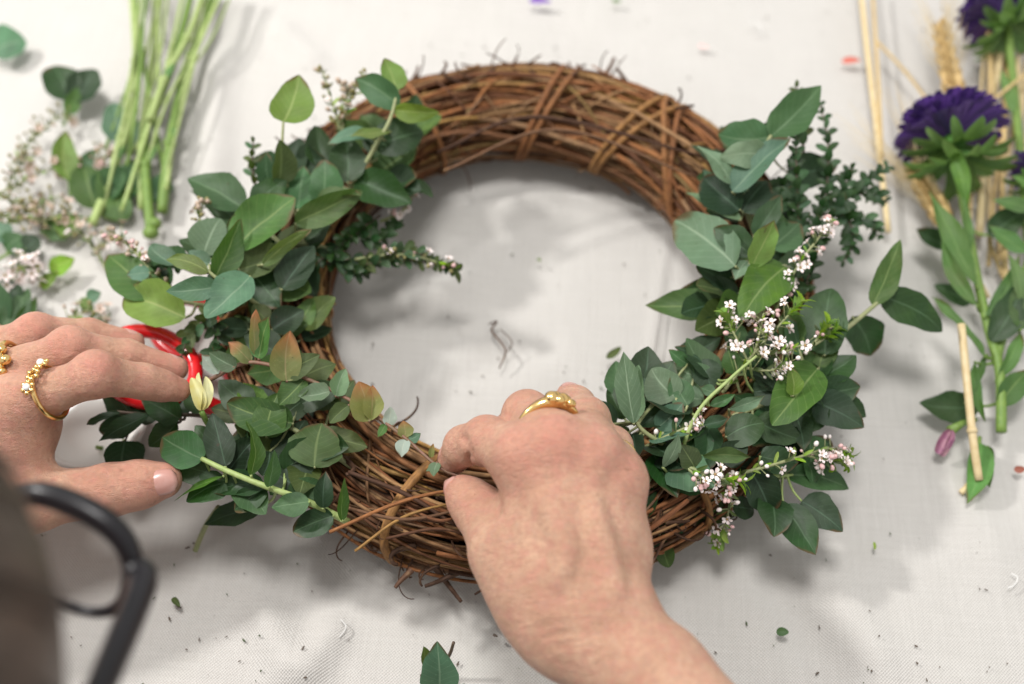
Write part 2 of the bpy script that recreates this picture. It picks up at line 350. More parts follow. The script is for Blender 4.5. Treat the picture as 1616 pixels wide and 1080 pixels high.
def fillers(parent, path, n, size, cols, spread=.012, zlim=(.018, .055)):
    A = np.array(spline(path, 8)); out = []
    for _ in range(n):
        k = random.randrange(int(len(A)*.38), len(A)-1); t = unit(A[k+1]-A[k-1]); a = random.uniform(0, 6.28)
        side = unit(np.array([math.cos(a), math.sin(a), random.uniform(-.2, .35)])+t*.5)
        b = A[k]+side*random.uniform(.002, spread); b[2] = min(max(b[2]-.008, zlim[0]), zlim[1]); s = size*random.uniform(.7, 1.15); tp = b+side*s; tp[2] = max(tp[2], .006)
        N = unit(np.array([random.uniform(-.6, .6), random.uniform(-.7, .4), 1])); mb = MB()
        leaf_geo(mb, b, tp, s*random.uniform(.6, .85), N, random.uniform(.1, .35), random.uniform(-.05, .1), SHAPE[random.choice('oorh')], ph=random.uniform(0, 6))
        part('leaf', mb, LM[random.choice(cols)], parent); out.append((b, .0005))
    return out
def sprig(label, path, leaves, r=(.0016, .0009), smat=None, group=None, fill=None, name='eucalyptus_sprig', cat='eucalyptus sprig'):
    path = [P(*p) for p in path]; e = thing(name, label, cat, path[0], group)
    tw = [(place_leaf(e, s), .0006) for s in leaves]
    if fill: tw += fillers(e, path, *fill)
    stem_part(e, path, r[0], r[1], smat or S_PALE, tw); return e

# ------------------------------------------------------------------ the wreath
WC = np.array([.004, .012, 0.]); WR, WA, WB = .12, .0248, .0228
def wpt(th, rho, phi, dz=0):
    rr = WR+WA*rho*math.cos(phi); return WC+np.array([rr*math.cos(th), rr*math.sin(th), WB+WB*rho*math.sin(phi)+dz+.001])
wreath = thing('grapevine_wreath', 'brown wreath base of twisted grapevines bound into a ring', 'wreath', WC)
cb = MB()
for k in range(46):
    p0 = random.uniform(0, 6.28); rho = math.sqrt(random.random())*.62; th0 = random.uniform(0, 6.28); tw = random.uniform(-.6, .6)
    n = 70; cb.tube([wpt(th0+2*math.pi*i/n, rho+.05*math.sin(i*.4+k), p0+tw*2*math.pi*i/n) for i in range(n+1)], .0027, 5)
co = part('inner_vines', cb, CORE, wreath); co['kind'] = 'stuff'
for k in range(400):
    span = random.uniform(1.0, 3.6); th0 = random.uniform(0, 2*math.pi); p0 = random.uniform(-.5, 3.7) if k % 5 else random.uniform(0, 6.28); tw = random.gauss(0, .34); rho = random.uniform(.62, 1.07)
    r = random.choice((.0004, .0005, .0006, .0007, .0009, .0010, .0012, .0014)); n = int(18*span)+6; a1, a2, f1, f2 = random.uniform(0, 6), random.uniform(0, 6), random.uniform(2, 5), random.uniform(5, 11); jit = random.uniform(.02, .06)
    pts = []
    for i in range(n+1):
        u = i/n; th = th0+span*u
        endl = .16*(max(0, u-.93)/.07)**2*(random.random() < 2)+.10*(max(0, .06-u)/.06)**2
        pts.append(wpt(th, rho+jit*math.sin(f2*th+a1)+endl*(k % 3 == 0), p0+tw*span*u+.16*math.sin(f1*th+a2)))
    m_ = MB(); m_.tube(pts, [r*random.uniform(.8, 1.2) for _ in range(9)]+[r*.6], 6); part('vine', m_, VINE, wreath)
for k in range(160):      # thin skewed twigs crossing the rest
    th0 = random.uniform(0, 6.28); p0 = random.uniform(-.3, 3.4); dth = random.choice((-1, 1))*random.uniform(.12, .45); dp = random.choice((-1, 1))*random.uniform(.5, 1.6); r = random.choice((.0005, .0007, .0009))
    m_ = MB(); m_.tube([wpt(th0+dth*u, 1.0+.07*math.sin(u*5+k), p0+dp*u) for u in np.linspace(0, 1, 12)], [r, r*.7], 5); part('vine', m_, VINE, wreath)
# binding vines looped round the ring
def binding(th, lean, r, off=0., rise=.1):
    pts = []; n = 34
    for i in range(n+1):
        phi = -math.pi*.75+2*math.pi*i/n*1.02; pts.append(wpt(th+lean*math.sin(phi)*.5+lean*.5*math.cos(phi)+off, 1.06+rise*max(0, math.sin(phi)), phi))
    for p in pts: p[2] = max(p[2], .0015)
    m_ = MB(); m_.tube(pts, r*.8, 7); part('binding_vine', m_, BIND, wreath)
def theta_of(px, py):
    q = P(px, py, 4)-WC; return math.atan2(q[1], q[0])
for (px, py, lean, r, off) in [(845, 170, -.14, .0019, 0), (845, 170, -.16, .0019, -.045), (985, 190, -.13, .0020, 0), (985, 190, -.17, .0020, -.055), (1090, 235, .32, .0021, 0), (1090, 235, .27, .0018, -.04),
                               (690, 215, .02, .0019, 0), (650, 830, -.10, .0026, 0), (505, 470, .06, .0017, 0), (1080, 800, .1, .002, 0)]:
    binding(theta_of(px, py), lean, r, off, .05)
# long loose strands over the top
for (a, b, c, r) in [((690, 240), (850, 185), (1120, 250), .0016), ((700, 270), (880, 205), (1100, 280), .0013), ((540, 800), (640, 820), (745, 800), .0012), ((520, 840), (640, 790), (760, 765), .0013), ((550, 745), (640, 780), (720, 830), .0014),
                     ((610, 850), (690, 835), (760, 850), .0010), ((1000, 175), (1090, 230), (1140, 260), .0015), ((640, 800), (700, 822), (765, 792), .0011), ((560, 870), (640, 815), (740, 788), .0010), ((1085, 790), (1040, 825), (990, 860), .0016)]:
    zz = [5.6, 5.9, 5.5]
    m_ = MB(); m_.tube(spline([P(*p, z) for p, z in zip((a, b, c), zz)], 14), [r*.65, r*.75, r*.45], 6); part('vine', m_, VINE, wreath)
# tendrils and snapped twig ends
def tendril(p, d, ln, curl, r=.0005, turns=2.5, name='tendril'):
    m_ = MB(); n = 30; pos = np.array(p, float); d = unit(d); pts = [pos.copy()]; ax = unit(np.array([random.gauss(0, .4), random.gauss(0, .4), 1])); ang = 0
    for i in range(n):
        ang = curl*(i/n)**2*turns*2*math.pi/n*3; c, s = math.cos(ang), math.sin(ang)
        d = d*c+np.cross(ax, d)*s+ax*(ax@d)*(1-c); pos = pos+d*ln/n; pos[2] = max(pos[2], .001); pts.append(pos.copy())
    m_.tube(pts, [r*1.3, r, r*.7], 5); part(name, m_, TEND, wreath)
for k in range(70):
    th = random.uniform(.35, 2.9) if k < 22 else random.uniform(3.9, 5.5); outer = random.random() < .75
    phi = random.uniform(-.2, .9) if outer else random.uniform(2.4, 3.4); p = wpt(th, .95, phi); d = unit(p-wpt(th, 0, 0))+np.array([random.gauss(0, .6), random.gauss(0, .6), random.gauss(.1, .4)])
    tendril(p, d, random.uniform(.007, .024), random.choice((-1, 1))*random.uniform(.02, .55), random.choice((.0003, .0004, .0006)))
for k in range(90):
    th = random.uniform(.4, 2.8) if k < 55 else random.uniform(4.0, 5.5); phi = random.uniform(-.3, 1.5); p = wpt(th, .93, phi); d = unit(unit(p-wpt(th, 0, 0))*.9+np.array([-math.sin(th), math.cos(th), 0])*random.choice((-1, 1))*1.2)
    tendril(p, d, random.uniform(.008, .02), random.gauss(0, .08), random.choice((.0005, .0007, .0009, .0012)), name='twig_end')
for (a, b) in [((946, 132), (972, 94)), ((826, 128), (800, 97)), ((650, 900), (622, 926)), ((745, 150), (728, 118))]:
    tendril(P(*a, 3.5), P(*b, 3.6)-P(*a, 3.5), np.linalg.norm(P(*b, 3.6)-P(*a, 3.5)), .02, .0012, name='twig_end')

# ------------------------------------------------------------------ eucalyptus on the wreath: the side by the bare left hand
G_L = 'eucalyptus sprigs on the side of the ringed fingers'; G_R = 'eucalyptus sprigs on the side of the white blossom'
sprig('upright eucalyptus sprig with round lime leaves leaning over the bare vines', [(535, 330, 5), (558, 290, 6), (590, 235, 7.2), (615, 190, 8), (628, 142, 8.6)], [
 (626, 143, 8.6, 606, 92, 9.4, 42, 'L', 5, 'h'), (630, 168, 8.2, 560, 124, 8.6, 46, 'T', -12), (622, 174, 8.2, 693, 178, 8.0, 32, 'L', 28), (616, 208, 7.6, 552, 216, 8.2, 24, 'L', 30), (585, 212, 7.5, 517, 228, 7.6, 28, 'B', 15),
 (592, 232, 7, 668, 208, 6.8, 62, 'D', 8, 'r'), (562, 285, 6.2, 650, 322, 6.0, 62, 'D', 0), (548, 288, 6.4, 545, 218, 7.2, 62, 'D', 5, 'r'), (515, 268, 6.2, 497, 198, 7.0, 50, 'D', 18), (508, 318, 6.4, 512, 252, 7.4, 54, 'T', -10, 'r')],
 (.0014, .0008), S_PALE, G_L, (10, .024, 'DKTG', .016))
sprig('small eucalyptus sprig ending in one heart shaped lime leaf', [(470, 345, 5), (452, 290, 6.5), (446, 230, 8), (447, 192, 8.6)], [
 (447, 193, 8.6, 472, 118, 9.2, 68, 'L', 0, 'h'), (438, 292, 6.8, 441, 220, 8.4, 44, 'O', 38), (430, 300, 6.4, 420, 240, 7.6, 40, 'D', -30)], (.0010, .0006), S_PALE, G_L, (4, .024, 'DK', .012))
sprig('broad leaved eucalyptus sprig with large folded olive green leaves', [(540, 400, 4.4), (470, 385, 5.4), (410, 400, 6.2), (360, 430, 6.6)], [
 (385, 330, 6, 296, 282, 6.2, 62, 'T', 12), (400, 372, 6.4, 300, 300, 5.0, 50, 'D', 20), (368, 392, 7.0, 466, 312, 7.8, 78, 'G', -8, 'r'), (466, 352, 7.0, 572, 302, 7.4, 46, 'G', 30, 'r'), (500, 320, 6.6, 570, 308, 7.6, 34, 'O', -30), (338, 442, 7.2, 380, 345, 7.8, 46, 'G', 40),
 (322, 402, 6.4, 348, 345, 6.9, 62, 'P', 0, 'r'), (378, 425, 6.6, 452, 392, 7.0, 54, 'O', 5), (415, 418, 7.2, 492, 362, 7.6, 26, 'L', 45), (445, 458, 6.2, 496, 388, 6.4, 58, 'K', 0), (398, 432, 6.2, 442, 486, 6.0, 58, 'D', 0), (400, 330, 6.8, 452, 285, 7, 50, 'D', 10), (470, 330, 6.2, 480, 262, 6.6, 48, 'T', 0), (480, 420, 5.8, 500, 470, 5.0, 46, 'K', 0)],
 (.0016, .0009), S_PALE, G_L, (18, .022, 'DKGO', .020))
sprig('blue green eucalyptus sprig with small oval leaves above the red scissors', [(430, 500, 5), (392, 470, 6.4), (350, 445, 7.4), (325, 425, 7.8)], [
 (328, 430, 7.8, 262, 410, 8.0, 30, 'L', 12), (345, 452, 7.8, 262, 460, 8.0, 40, 'B', -8, 'e'), (395, 436, 7.4, 324, 502, 7.4, 60, 'B', 5, 'r'), (275, 418, 6.4, 236, 388, 6.2, 36, 'B', 10), (330, 418, 7.0, 298, 396, 7.0, 30, 'B', 0), (292, 425, 6.0, 255, 392, 6.0, 36, 'T', 0)],
 (.0011, .0007), S_PALE, G_L, None)
sprig('outermost eucalyptus sprig with dull speckled leaves beyond the wreath', [(380, 490, 4.4), (310, 480, 5), (250, 465, 5.2), (205, 440, 5)], [
 (248, 470, 5.4, 170, 402, 5.0, 66, 'G', 5), (236, 430, 6, 200, 434, 6, 26, 'B', 0), (292, 502, 5.6, 196, 468, 5.0, 74, 'L', -5, 'r'), (270, 450, 5, 215, 405, 4.6, 48, 'T', 0)],
 (.0012, .0007), S_PALE, G_L, None)
sprig('pale stemmed eucalyptus sprig with dark oval leaf pairs beside the thumb', [(550, 824, 4.6), (488, 793, 5.6), (420, 768, 6.2), (360, 744, 6.4), (318, 724, 6.4)], [
 (320, 725, 6.4, 256, 690, 6.2, 62, 'T', 0, 'r'), (356, 736, 6.2, 335, 652, 6.8, 48, 'K', 5), (396, 750, 6.6, 388, 664, 7.4, 34, 'G', 55), (352, 752, 6.0, 274, 792, 5.4, 30, 'G', 60, 'l'), (418, 768, 5.8, 326, 776, 5.2, 42, 'D', 0), (422, 770, 5.6, 370, 806, 5.0, 40, 'D', 0, 'r'),
 (420, 795, 4.0, 322, 828, 2.8, 42, 'K', 0, 'e'), (424, 769, 6.6, 433, 710, 7.6, 28, 'T', 50), (488, 792, 6.0, 428, 801, 6.0, 40, 'T', 0, 'e'), (526, 814, 5.2, 462, 840, 4.8, 46, 'D', -5, 'r'), (510, 802, 5.6, 514, 744, 6.2, 32, 'K', 20), (540, 822, 5.6, 544, 754, 6.8, 24, 'G', 55), (500, 790, 5.0, 418, 735, 5.4, 62, 'K', 0), (360, 745, 5.6, 405, 690, 6.2, 44, 'K', 0)],
 (.0016, .0011), S_LIGHT, G_L, (9, .021, 'DKT', .014))
sprig('eucalyptus sprig with broad dull green leaves over the lower bare vines', [(560, 740, 4.4), (500, 700, 5.4), (430, 660, 6), (370, 640, 6.2)], [
 (462, 668, 6.2, 358, 636, 6.4, 60, 'G', 0, 'r'), (496, 738, 5.8, 508, 668, 6.4, 86, 'O', 0, 'r'), (492, 692, 5.6, 580, 706, 5.6, 50, 'O', -10), (420, 690, 6.0, 440, 620, 6.6, 56, 'G', 0), (470, 640, 5.4, 540, 610, 5.8, 50, 'D', 0), (400, 640, 5.4, 345, 600, 5.8, 50, 'D', 0), (520, 650, 5, 560, 600, 5.2, 44, 'O', 10)],
 (.0014, .0008), S_PALE, G_L, (14, .020, 'DKODG', .020))
sprig('narrow dark eucalyptus sprig poking out below the index fingertip', [(360, 660, 4.4), (300, 655, 4.6), (240, 655, 4.6), (185, 650, 4.5)], [
 (238, 654, 4.8, 155, 697, 4.2, 32, 'K', 10, 'l'), (190, 651, 4.6, 136, 671, 4.2, 18, 'K', 20, 'l'), (284, 662, 5.0, 222, 628, 5.0, 46, 'D', 0), (280, 668, 4.6, 235, 705, 4.2, 40, 'D', 0), (250, 660, 4.0, 205, 640, 4, 36, 'K', 10), (320, 650, 5, 290, 620, 5.2, 40, 'D', 5)], (.0011, .0007), S_BROWN, G_L, (5, .02, 'DK', .01))
sprig('dark eucalyptus sprig tucked under the young red tipped tip', [(500, 640, 4), (460, 590, 5), (430, 545, 5.4), (420, 500, 5.6)], [
 (470, 600, 5.6, 530, 575, 5.8, 50, 'O', 0), (440, 560, 5.8, 385, 530, 6, 50, 'D', 0), (430, 520, 5.8, 480, 490, 5.8, 48, 'K', 0), (450, 580, 5.6, 390, 590, 5.8, 48, 'G', 0), (490, 620, 5.2, 540, 640, 5.2, 46, 'O', 0), (420, 505, 6, 400, 480, 6.4, 34, 'O', 20)], (.0013, .0008), S_PALE, G_L, (16, .020, 'DKOOG', .020))
# the young tip held between finger and thumb
held = sprig('young eucalyptus tip with red tinged leaves pinched between finger and thumb', [(330, 600, 7), (400, 572, 7.2), (500, 605, 7), (582, 650, 6.8), (640, 692, 6.6), (700, 742, 6.4), (760, 758, 6.6)], [
 (582, 665, 6.8, 566, 602, 7.6, 54, 'R', 10), (586, 662, 6.8, 588, 608, 7.4, 34, 'R', 35), (452, 602, 7.2, 458, 522, 8.4, 50, 'R', 15), (404, 562, 7.4, 404, 488, 8.6, 30, 'R', 40, 'l'), (408, 566, 7.4, 424, 500, 8.4, 38, 'G', -20), (440, 590, 7.2, 505, 560, 7.6, 40, 'O', 10), (480, 600, 7, 440, 640, 7, 44, 'G', 5),
 (345, 590, 7.2, 318, 560, 7.8, 30, 'W', 30, 'l'), (372, 580, 7.2, 330, 556, 7.8, 30, 'P', -10), (395, 572, 7.2, 360, 540, 7.8, 30, 'R', 25), (530, 625, 7, 545, 582, 7.4, 30, 'P', 20), (520, 618, 7, 470, 625, 7.2, 34, 'P', 10), (550, 640, 7, 520, 668, 6.6, 30, 'O', 0),
 (612, 672, 6.7, 616, 642, 7.1, 22, 'W', 10), (608, 670, 6.7, 596, 690, 6.6, 14, 'G', 0), (640, 690, 6.6, 636, 664, 7, 26, 'R', 0), (640, 694, 6.6, 634, 722, 6.5, 24, 'W', 0), (645, 694, 6.6, 664, 684, 6.8, 16, 'B', 0), (690, 730, 6.5, 684, 752, 6.4, 20, 'P', 15), (680, 722, 6.5, 684, 700, 6.9, 10, 'R', 0), (694, 736, 6.4, 672, 744, 6.2, 14, 'P', 30)],
 (.0010, .0006), S_RED)
bud = MB()
leaf_geo(bud, P(318, 648, 7), P(302, 596, 7.8), .0060, unit(CAM-P(310, 610, 7)), .9, .06, (.5, .6)); leaf_geo(bud, P(318, 648, 7), P(324, 594, 7.6), .0050, np.array([.6, -.3, .7]), .8, .05, (.5, .6)); leaf_geo(bud, P(318, 648, 7), P(314, 588, 7.6), .0060, np.array([-.5, -.3, .6]), .6, -.05, (.5, .6))
ye = thing('flower_bud', 'creamy yellow bud just beyond the index fingertip', 'bud', P(318, 648, 7))
part('petal', bud, plain('bud_cream', (.58, .50, .14), .5, (.62, .62, .36), 120), ye); b2 = MB(); b2.tube(spline([P(318, 650, 7), P(330, 672, 6), P(350, 690, 5)], 5), .0012, 6); part('stem', b2, S_GREEN, ye)

# ------------------------------------------------------------------ eucalyptus on the opposite side
sprig('blue grey eucalyptus sprig at the upper end of the blossom side', [(1195, 380, 5), (1180, 335, 6), (1172, 300, 7), (1200, 245, 8), (1217, 214, 8.4)], [
 (1216, 216, 8.4, 1296, 135, 9.0, 62, 'T', 12, 'e'), (1214, 216, 8.2, 1133, 212, 8.2, 58, 'T', -10, 'r'), (1212, 246, 8.0, 1136, 248, 8.6, 44, 'P', -25, 'r'), (1155, 290, 7.8, 1099, 230, 8.6, 34, 'P', 30, 'e'), (1156, 303, 7.6, 1248, 218, 8.6, 52, 'B', -18, 'e'),
 (1168, 332, 6.8, 1110, 280, 6.8, 62, 'K', 0, 'r'), (1172, 335, 6.6, 1212, 285, 6.8, 58, 'K', 0), (1168, 348, 6.6, 1082, 304, 6.0, 40, 'P', 35, 'e'), (1180, 300, 7, 1145, 268, 7.6, 42, 'B', 5), (1215, 250, 7.4, 1225, 190, 7.6, 42, 'D', 0)],
 (.0015, .0009), S_PALE, G_R, (11, .024, 'KDTB', .018))
sprig('light green eucalyptus sprig with one broad pale leaf over the open centre', [(1210, 520, 5), (1184, 465, 6.4), (1182, 425, 7), (1195, 385, 7.4)], [
 (1160, 420, 7.2, 1065, 348, 6.2, 88, 'P', 0, 'r'), (1184, 402, 7.2, 1126, 360, 7.2, 50, 'D', -10), (1186, 420, 7.4, 1222, 348, 8.4, 48, 'L', 40), (1190, 372, 7, 1233, 308, 7.4, 38, 'D', 15), (1216, 392, 6.4, 1262, 352, 6.4, 54, 'T', 0, 'r'), (1178, 412, 7, 1160, 442, 6.8, 34, 'P', 10),
 (1152, 480, 6.0, 1018, 482, 4.8, 56, 'G', 5, 'e'), (1166, 462, 5.8, 1074, 456, 5.2, 56, 'D', -10, 'e'), (1242, 420, 6.8, 1168, 508, 6.6, 72, 'G', -5), (1235, 440, 6.2, 1270, 400, 6.2, 50, 'D', 0)],
 (.0014, .0009), S_PALE, G_R, (15, .022, 'DKGO', .020))
sprig('eucalyptus side branch with three leaves reaching over the bare cloth', [(1230, 600, 4), (1302, 547, 4.6), (1338, 517, 5), (1379, 483, 5.2), (1415, 450, 5.4)], [
 (1378, 482, 5.2, 1421, 378, 6.2, 42, 'G', 18, 'e'), (1390, 468, 5.0, 1487, 524, 3.6, 58, 'D', 0), (1345, 500, 4.4, 1374, 562, 2.6, 62, 'D', 0), (1302, 560, 5.2, 1312, 455, 5.8, 78, 'D', 0, 'r')], (.0014, .0009), S_PALE, G_R)
sprig('eucalyptus sprig spreading dark leaves below the side branch', [(1150, 660, 4.4), (1200, 640, 5), (1250, 615, 5.4), (1292, 595, 5.4)], [
 (1290, 582, 6, 1218, 672, 6, 70, 'G', 0, 'r'), (1252, 624, 6.4, 1246, 578, 7, 30, 'L', 25), (1292, 606, 5.0, 1367, 658, 3.6, 50, 'D', 0), (1292, 630, 4.4, 1262, 686, 3.6, 60, 'D', 0), (1192, 662, 5.4, 1266, 694, 4.8, 50, 'D', 0, 'e'), (1146, 690, 5.8, 1206, 668, 6, 56, 'D', 0, 'r'), (1150, 646, 6.2, 1208, 624, 6.6, 22, 'P', 35, 'l'), (1160, 590, 6, 1148, 548, 6.6, 32, 'G', 0)],
 (.0014, .0008), S_PALE, G_R, (18, .021, 'DKGT', .022))
sprig('grey green eucalyptus sprig with upright leaves close to the ring hand', [(1090, 740, 4.6), (1050, 705, 5.4), (1015, 680, 6), (1000, 660, 6.4)], [
 (1000, 668, 6.4, 984, 555, 7.6, 46, 'P', 20, 'e'), (1004, 660, 6.4, 1008, 576, 7.2, 42, 'P', -20), (986, 662, 5.4, 961, 608, 5.6, 28, 'D', 10), (994, 700, 5.4, 962, 680, 5.8, 46, 'O', 20), (1068, 628, 6.2, 1028, 582, 6.6, 62, 'P', 0, 'r'), (1062, 622, 5.6, 1008, 674, 5.4, 56, 'K', 0), (1072, 572, 5.4, 1138, 533, 5.6, 42, 'K', 10), (1104, 568, 5.8, 1122, 624, 5.4, 46, 'K', 0), (1085, 575, 6, 1055, 552, 6.4, 22, 'T', 0), (1085, 640, 6.2, 1060, 590, 6.6, 40, 'T', 0)],
 (.0013, .0008), S_PALE, G_R, (18, .020, 'DKTB', .022))
sprig('thin leaved eucalyptus sprig with a straight pale stem through the middle', [(1060, 760, 4.8), (1098, 656, 6.6), (1150, 600, 7), (1194, 562, 7.2)], [
 (1046, 738, 6, 1071, 684, 7, 24, 'P', 30, 'l'), (1096, 738, 6, 1074, 702, 6.6, 38, 'O', 10), (1108, 720, 6.2, 1186, 722, 6.2, 26, 'O', 35, 'l'), (1120, 640, 6.4, 1160, 622, 6.8, 18, 'T', 10, 'l'), (1110, 670, 6.2, 1150, 660, 6.4, 22, 'K', 0, 'l'), (1130, 620, 6.4, 1105, 612, 6.4, 20, 'T', 0, 'l')], (.0010, .0006), S_LIGHT, G_R, (14, .021, 'KDTP', .020))
sprig('lower eucalyptus sprig with one teal leaf pointing away from the wreath', [(1100, 760, 4), (1160, 755, 4.4), (1215, 752, 4.2), (1245, 750, 4)], [
 (1240, 750, 3.8, 1340, 772, 2.4, 44, 'T', 0, 'e'), (1288, 738, 3.2, 1322, 748, 2.6, 34, 'D', 0), (1184, 742, 4.6, 1216, 812, 3.4, 58, 'K', 0, 'r'), (1156, 800, 3.6, 1190, 806, 3, 38, 'K', 0, 'r'), (1116, 768, 4.6, 1038, 752, 4.8, 36, 'D', 0), (1200, 720, 5, 1260, 730, 4.6, 46, 'D', 0), (1140, 730, 5.4, 1180, 700, 5.8, 44, 'K', 0)],
 (.0012, .0008), S_LIGHT, G_R, (9, .023, 'DKG', .016))
sprig('eucalyptus sprig hanging beneath the forearm with rounded green leaves', [(1030, 700, 4.4), (1022, 750, 4.2), (1030, 800, 3.6), (1042, 850, 2.8)], [
 (1022, 735, 5, 1008, 794, 4.8, 34, 'O', 10), (1030, 800, 3.6, 1046, 856, 2.6, 40, 'G', 0), (1042, 850, 2.6, 1056, 896, 1.6, 32, 'G', 0, 'r'), (1030, 770, 4.4, 1000, 830, 3.6, 40, 'D', 0), (1015, 730, 5, 990, 770, 5, 40, 'D', 0)], (.0011, .0007), S_PALE, G_R, (10, .024, 'DO', .016))

# ------------------------------------------------------------------ small leaved and blossom sprigs
def small_leaf(ln, wd, mat, name):
    mb = MB(); leaf_geo(mb, (0, 0, 0), (0, ln, 0), wd, (0, 0, 1), .3, .12, (.6, .6), nu=2, nv=5, wav=0); me = mb.mesh(name); me.materials.append(mat); return me
SL = {k: small_leaf(.0066, .0036, LM[c], 'small_leaf') for k, c in (('d', 'D'), ('g', 'M'), ('y', 'Y'), ('o', 'O'))}
SLN = {k: small_leaf(.006, .0016, LM[c], 'needle_leaf') for k, c in (('y', 'Y'), ('o', 'O'))}
def frame(t):
    a = np.array([0, 0, 1.]) if abs(t[2]) < .85 else np.array([1., 0, 0]); x = unit(np.cross(t, a)); return x, np.cross(t, x)
def leafy(e, A, me, step, lean=.75, scale=(.8, 1.2), start=.05):
    base = np.array(e.location); acc = 0; k = 0; total = sum(np.linalg.norm(A[i+1]-A[i]) for i in range(len(A)-1)); run = 0
    for i in range(len(A)-1):
        seg = A[i+1]-A[i]; l = np.linalg.norm(seg); t = seg/max(l, 1e-9); x, y = frame(t)
        while acc < l:
            p = A[i]+t*acc; fr = (run+acc)/total
            if fr > start:
                for s in (0, 1):
                    an = k*math.pi/2+s*math.pi+random.gauss(0, .25); d = unit((math.cos(an)*x+math.sin(an)*y)+t*(lean+random.gauss(0, .15)))
                    link('leaf', random.choice(me), None, e, p-base, ori(d, unit(t*.35+unit(CAM-p)*.7+np.array([0, 0, .6]))), random.uniform(*scale)*(1.1-.55*max(0, fr-.6)/.4))
            k += 1; acc += step
        acc -= l; run += l
def myrtle(label, path, mats='dg', step=.0034, scale=(.85, 1.25), r=.0006, group='small leaved myrtle sprigs', twigs=()):
    pts = [P(*p) for p in path]; e = thing('myrtle_sprig', label, 'myrtle sprig', pts[0], group); A = spline(pts, 10); mb = MB(); mb.tube(A, [r*1.3, r*.6], 5)
    leafy(e, A, [SL[m] for m in mats], step, scale=scale)
    for tw in twigs:
        B = spline([P(*p) for p in tw], 8); mb.tube(B, [r, r*.5], 5); leafy(e, B, [SL[m] for m in mats], step, scale=scale)
    part('stem', mb, S_BROWN, e); return e
myrtle('upright myrtle sprig standing between the blue leaves and the aster', [(1265, 420, 5), (1260, 340, 6), (1257, 270, 7), (1256, 205, 8)], 'dg')
myrtle('arching myrtle sprig with sparse leaves behind the blue grey leaves', [(1290, 400, 4), (1305, 300, 5.6), (1306, 220, 6.6), (1294, 165, 7)], 'gd', .0042)
myrtle('myrtle tip peeping over the topmost blue green leaf', [(1268, 240, 6.8), (1264, 180, 7.2), (1256, 130, 7.6)], 'go', .004)
myrtle('bushy myrtle sprig spreading towards the cut straw', [(1270, 400, 4), (1320, 330, 5), (1365, 290, 5.2), (1400, 265, 5)], 'gd', .003, twigs=[[(1320, 330, 5), (1335, 290, 5.6), (1345, 262, 6)], [(1345, 305, 5), (1380, 310, 4.4), (1402, 320, 4)]])
myrtle('short myrtle sprig pointing down beside the white blossom', [(1310, 330, 4.6), (1340, 350, 4.6), (1345, 385, 4.2), (1330, 415, 3.8)], 'dg', .003, twigs=[[(1340, 350, 4.6), (1372, 350, 4.2), (1385, 372, 3.8)]])
myrtle('dark myrtle sprig on the outer rim by the purple twigs', [(1262, 480, 4), (1280, 420, 5), (1290, 350, 5.4), (1300, 300, 5.6)], 'd', .003, twigs=[[(1285, 380, 5.2), (1240, 330, 5.6), (1235, 280, 6)]])
myrtle('myrtle sprig crossing the inner edge towards the open centre', [(500, 415, 4), (560, 420, 4.4), (620, 412, 4.4), (680, 415, 4.2), (714, 428, 4)], 'dgo', .0032, twigs=[[(600, 413, 4.4), (640, 398, 4.8), (668, 402, 4.8)]])
myrtle('dense dark myrtle sprig under the broad olive leaves', [(600, 340, 4.2), (560, 370, 4.8), (520, 400, 5), (480, 430, 5)], 'd', .0026, twigs=[[(560, 370, 4.8), (600, 380, 4.4), (630, 345, 4.4)], [(520, 400, 5), (560, 430, 4.2), (590, 425, 4)]])
myrtle('tiny upright myrtle tip beside the heart shaped leaf', [(404, 300, 5.6), (398, 260, 6.2), (400, 216, 6.8)], 'og', .0034, (.7, 1))
myrtle('myrtle sprig with tiny leaves just above the red handle', [(370, 480, 5), (330, 500, 5.2), (300, 530, 5), (285, 565, 4.6)], 'dgo', .003, twigs=[[(330, 500, 5.2), (345, 540, 5), (330, 575, 4.8)]])
myrtle('short myrtle sprig dark against the bluish oval leaves', [(300, 400, 5), (250, 430, 5), (215, 420, 5)], 'd', .0034)

def flower_mesh(mat=None):
    mb = MB()
    for k in range(5):
        a = 2*math.pi*k/5; d = np.array([math.cos(a), math.sin(a), .35]); leaf_geo(mb, d*.0006, d*.0034, .0020, unit(np.array([-math.cos(a), -math.sin(a), 2.5])), .35, .05, (.6, .35), nu=2, nv=4, wav=0)
    me = mb.mesh('blossom'); me.materials.append(mat or M_WHITE); return me
FM = flower_mesh(); FMD = flower_mesh(plain('petal_faded', (.62, .50, .42), .6, (.5, .36, .3), 200)); cm = MB(); cm.ball((0, 0, .0004), (.0007, .0007, .0006), 4, 6); CM = cm.mesh('centre'); CM.materials.append(M_CENTRE)
def bud_mesh(m, r=.0013):
    b = MB(); b.ball((0, 0, r*.9), (r, r, r*1.25), 5, 7); me = b.mesh('bud'); me.materials.append(m); return me
BP = bud_mesh(M_PINK); BW = bud_mesh(M_WHITE, .0012); BG = bud_mesh(M_BUDG, .0012); BD = bud_mesh(M_DRY, .0014)
def qz(d): return Vector((0, 0, 1)).rotation_difference(Vector(unit(d)))
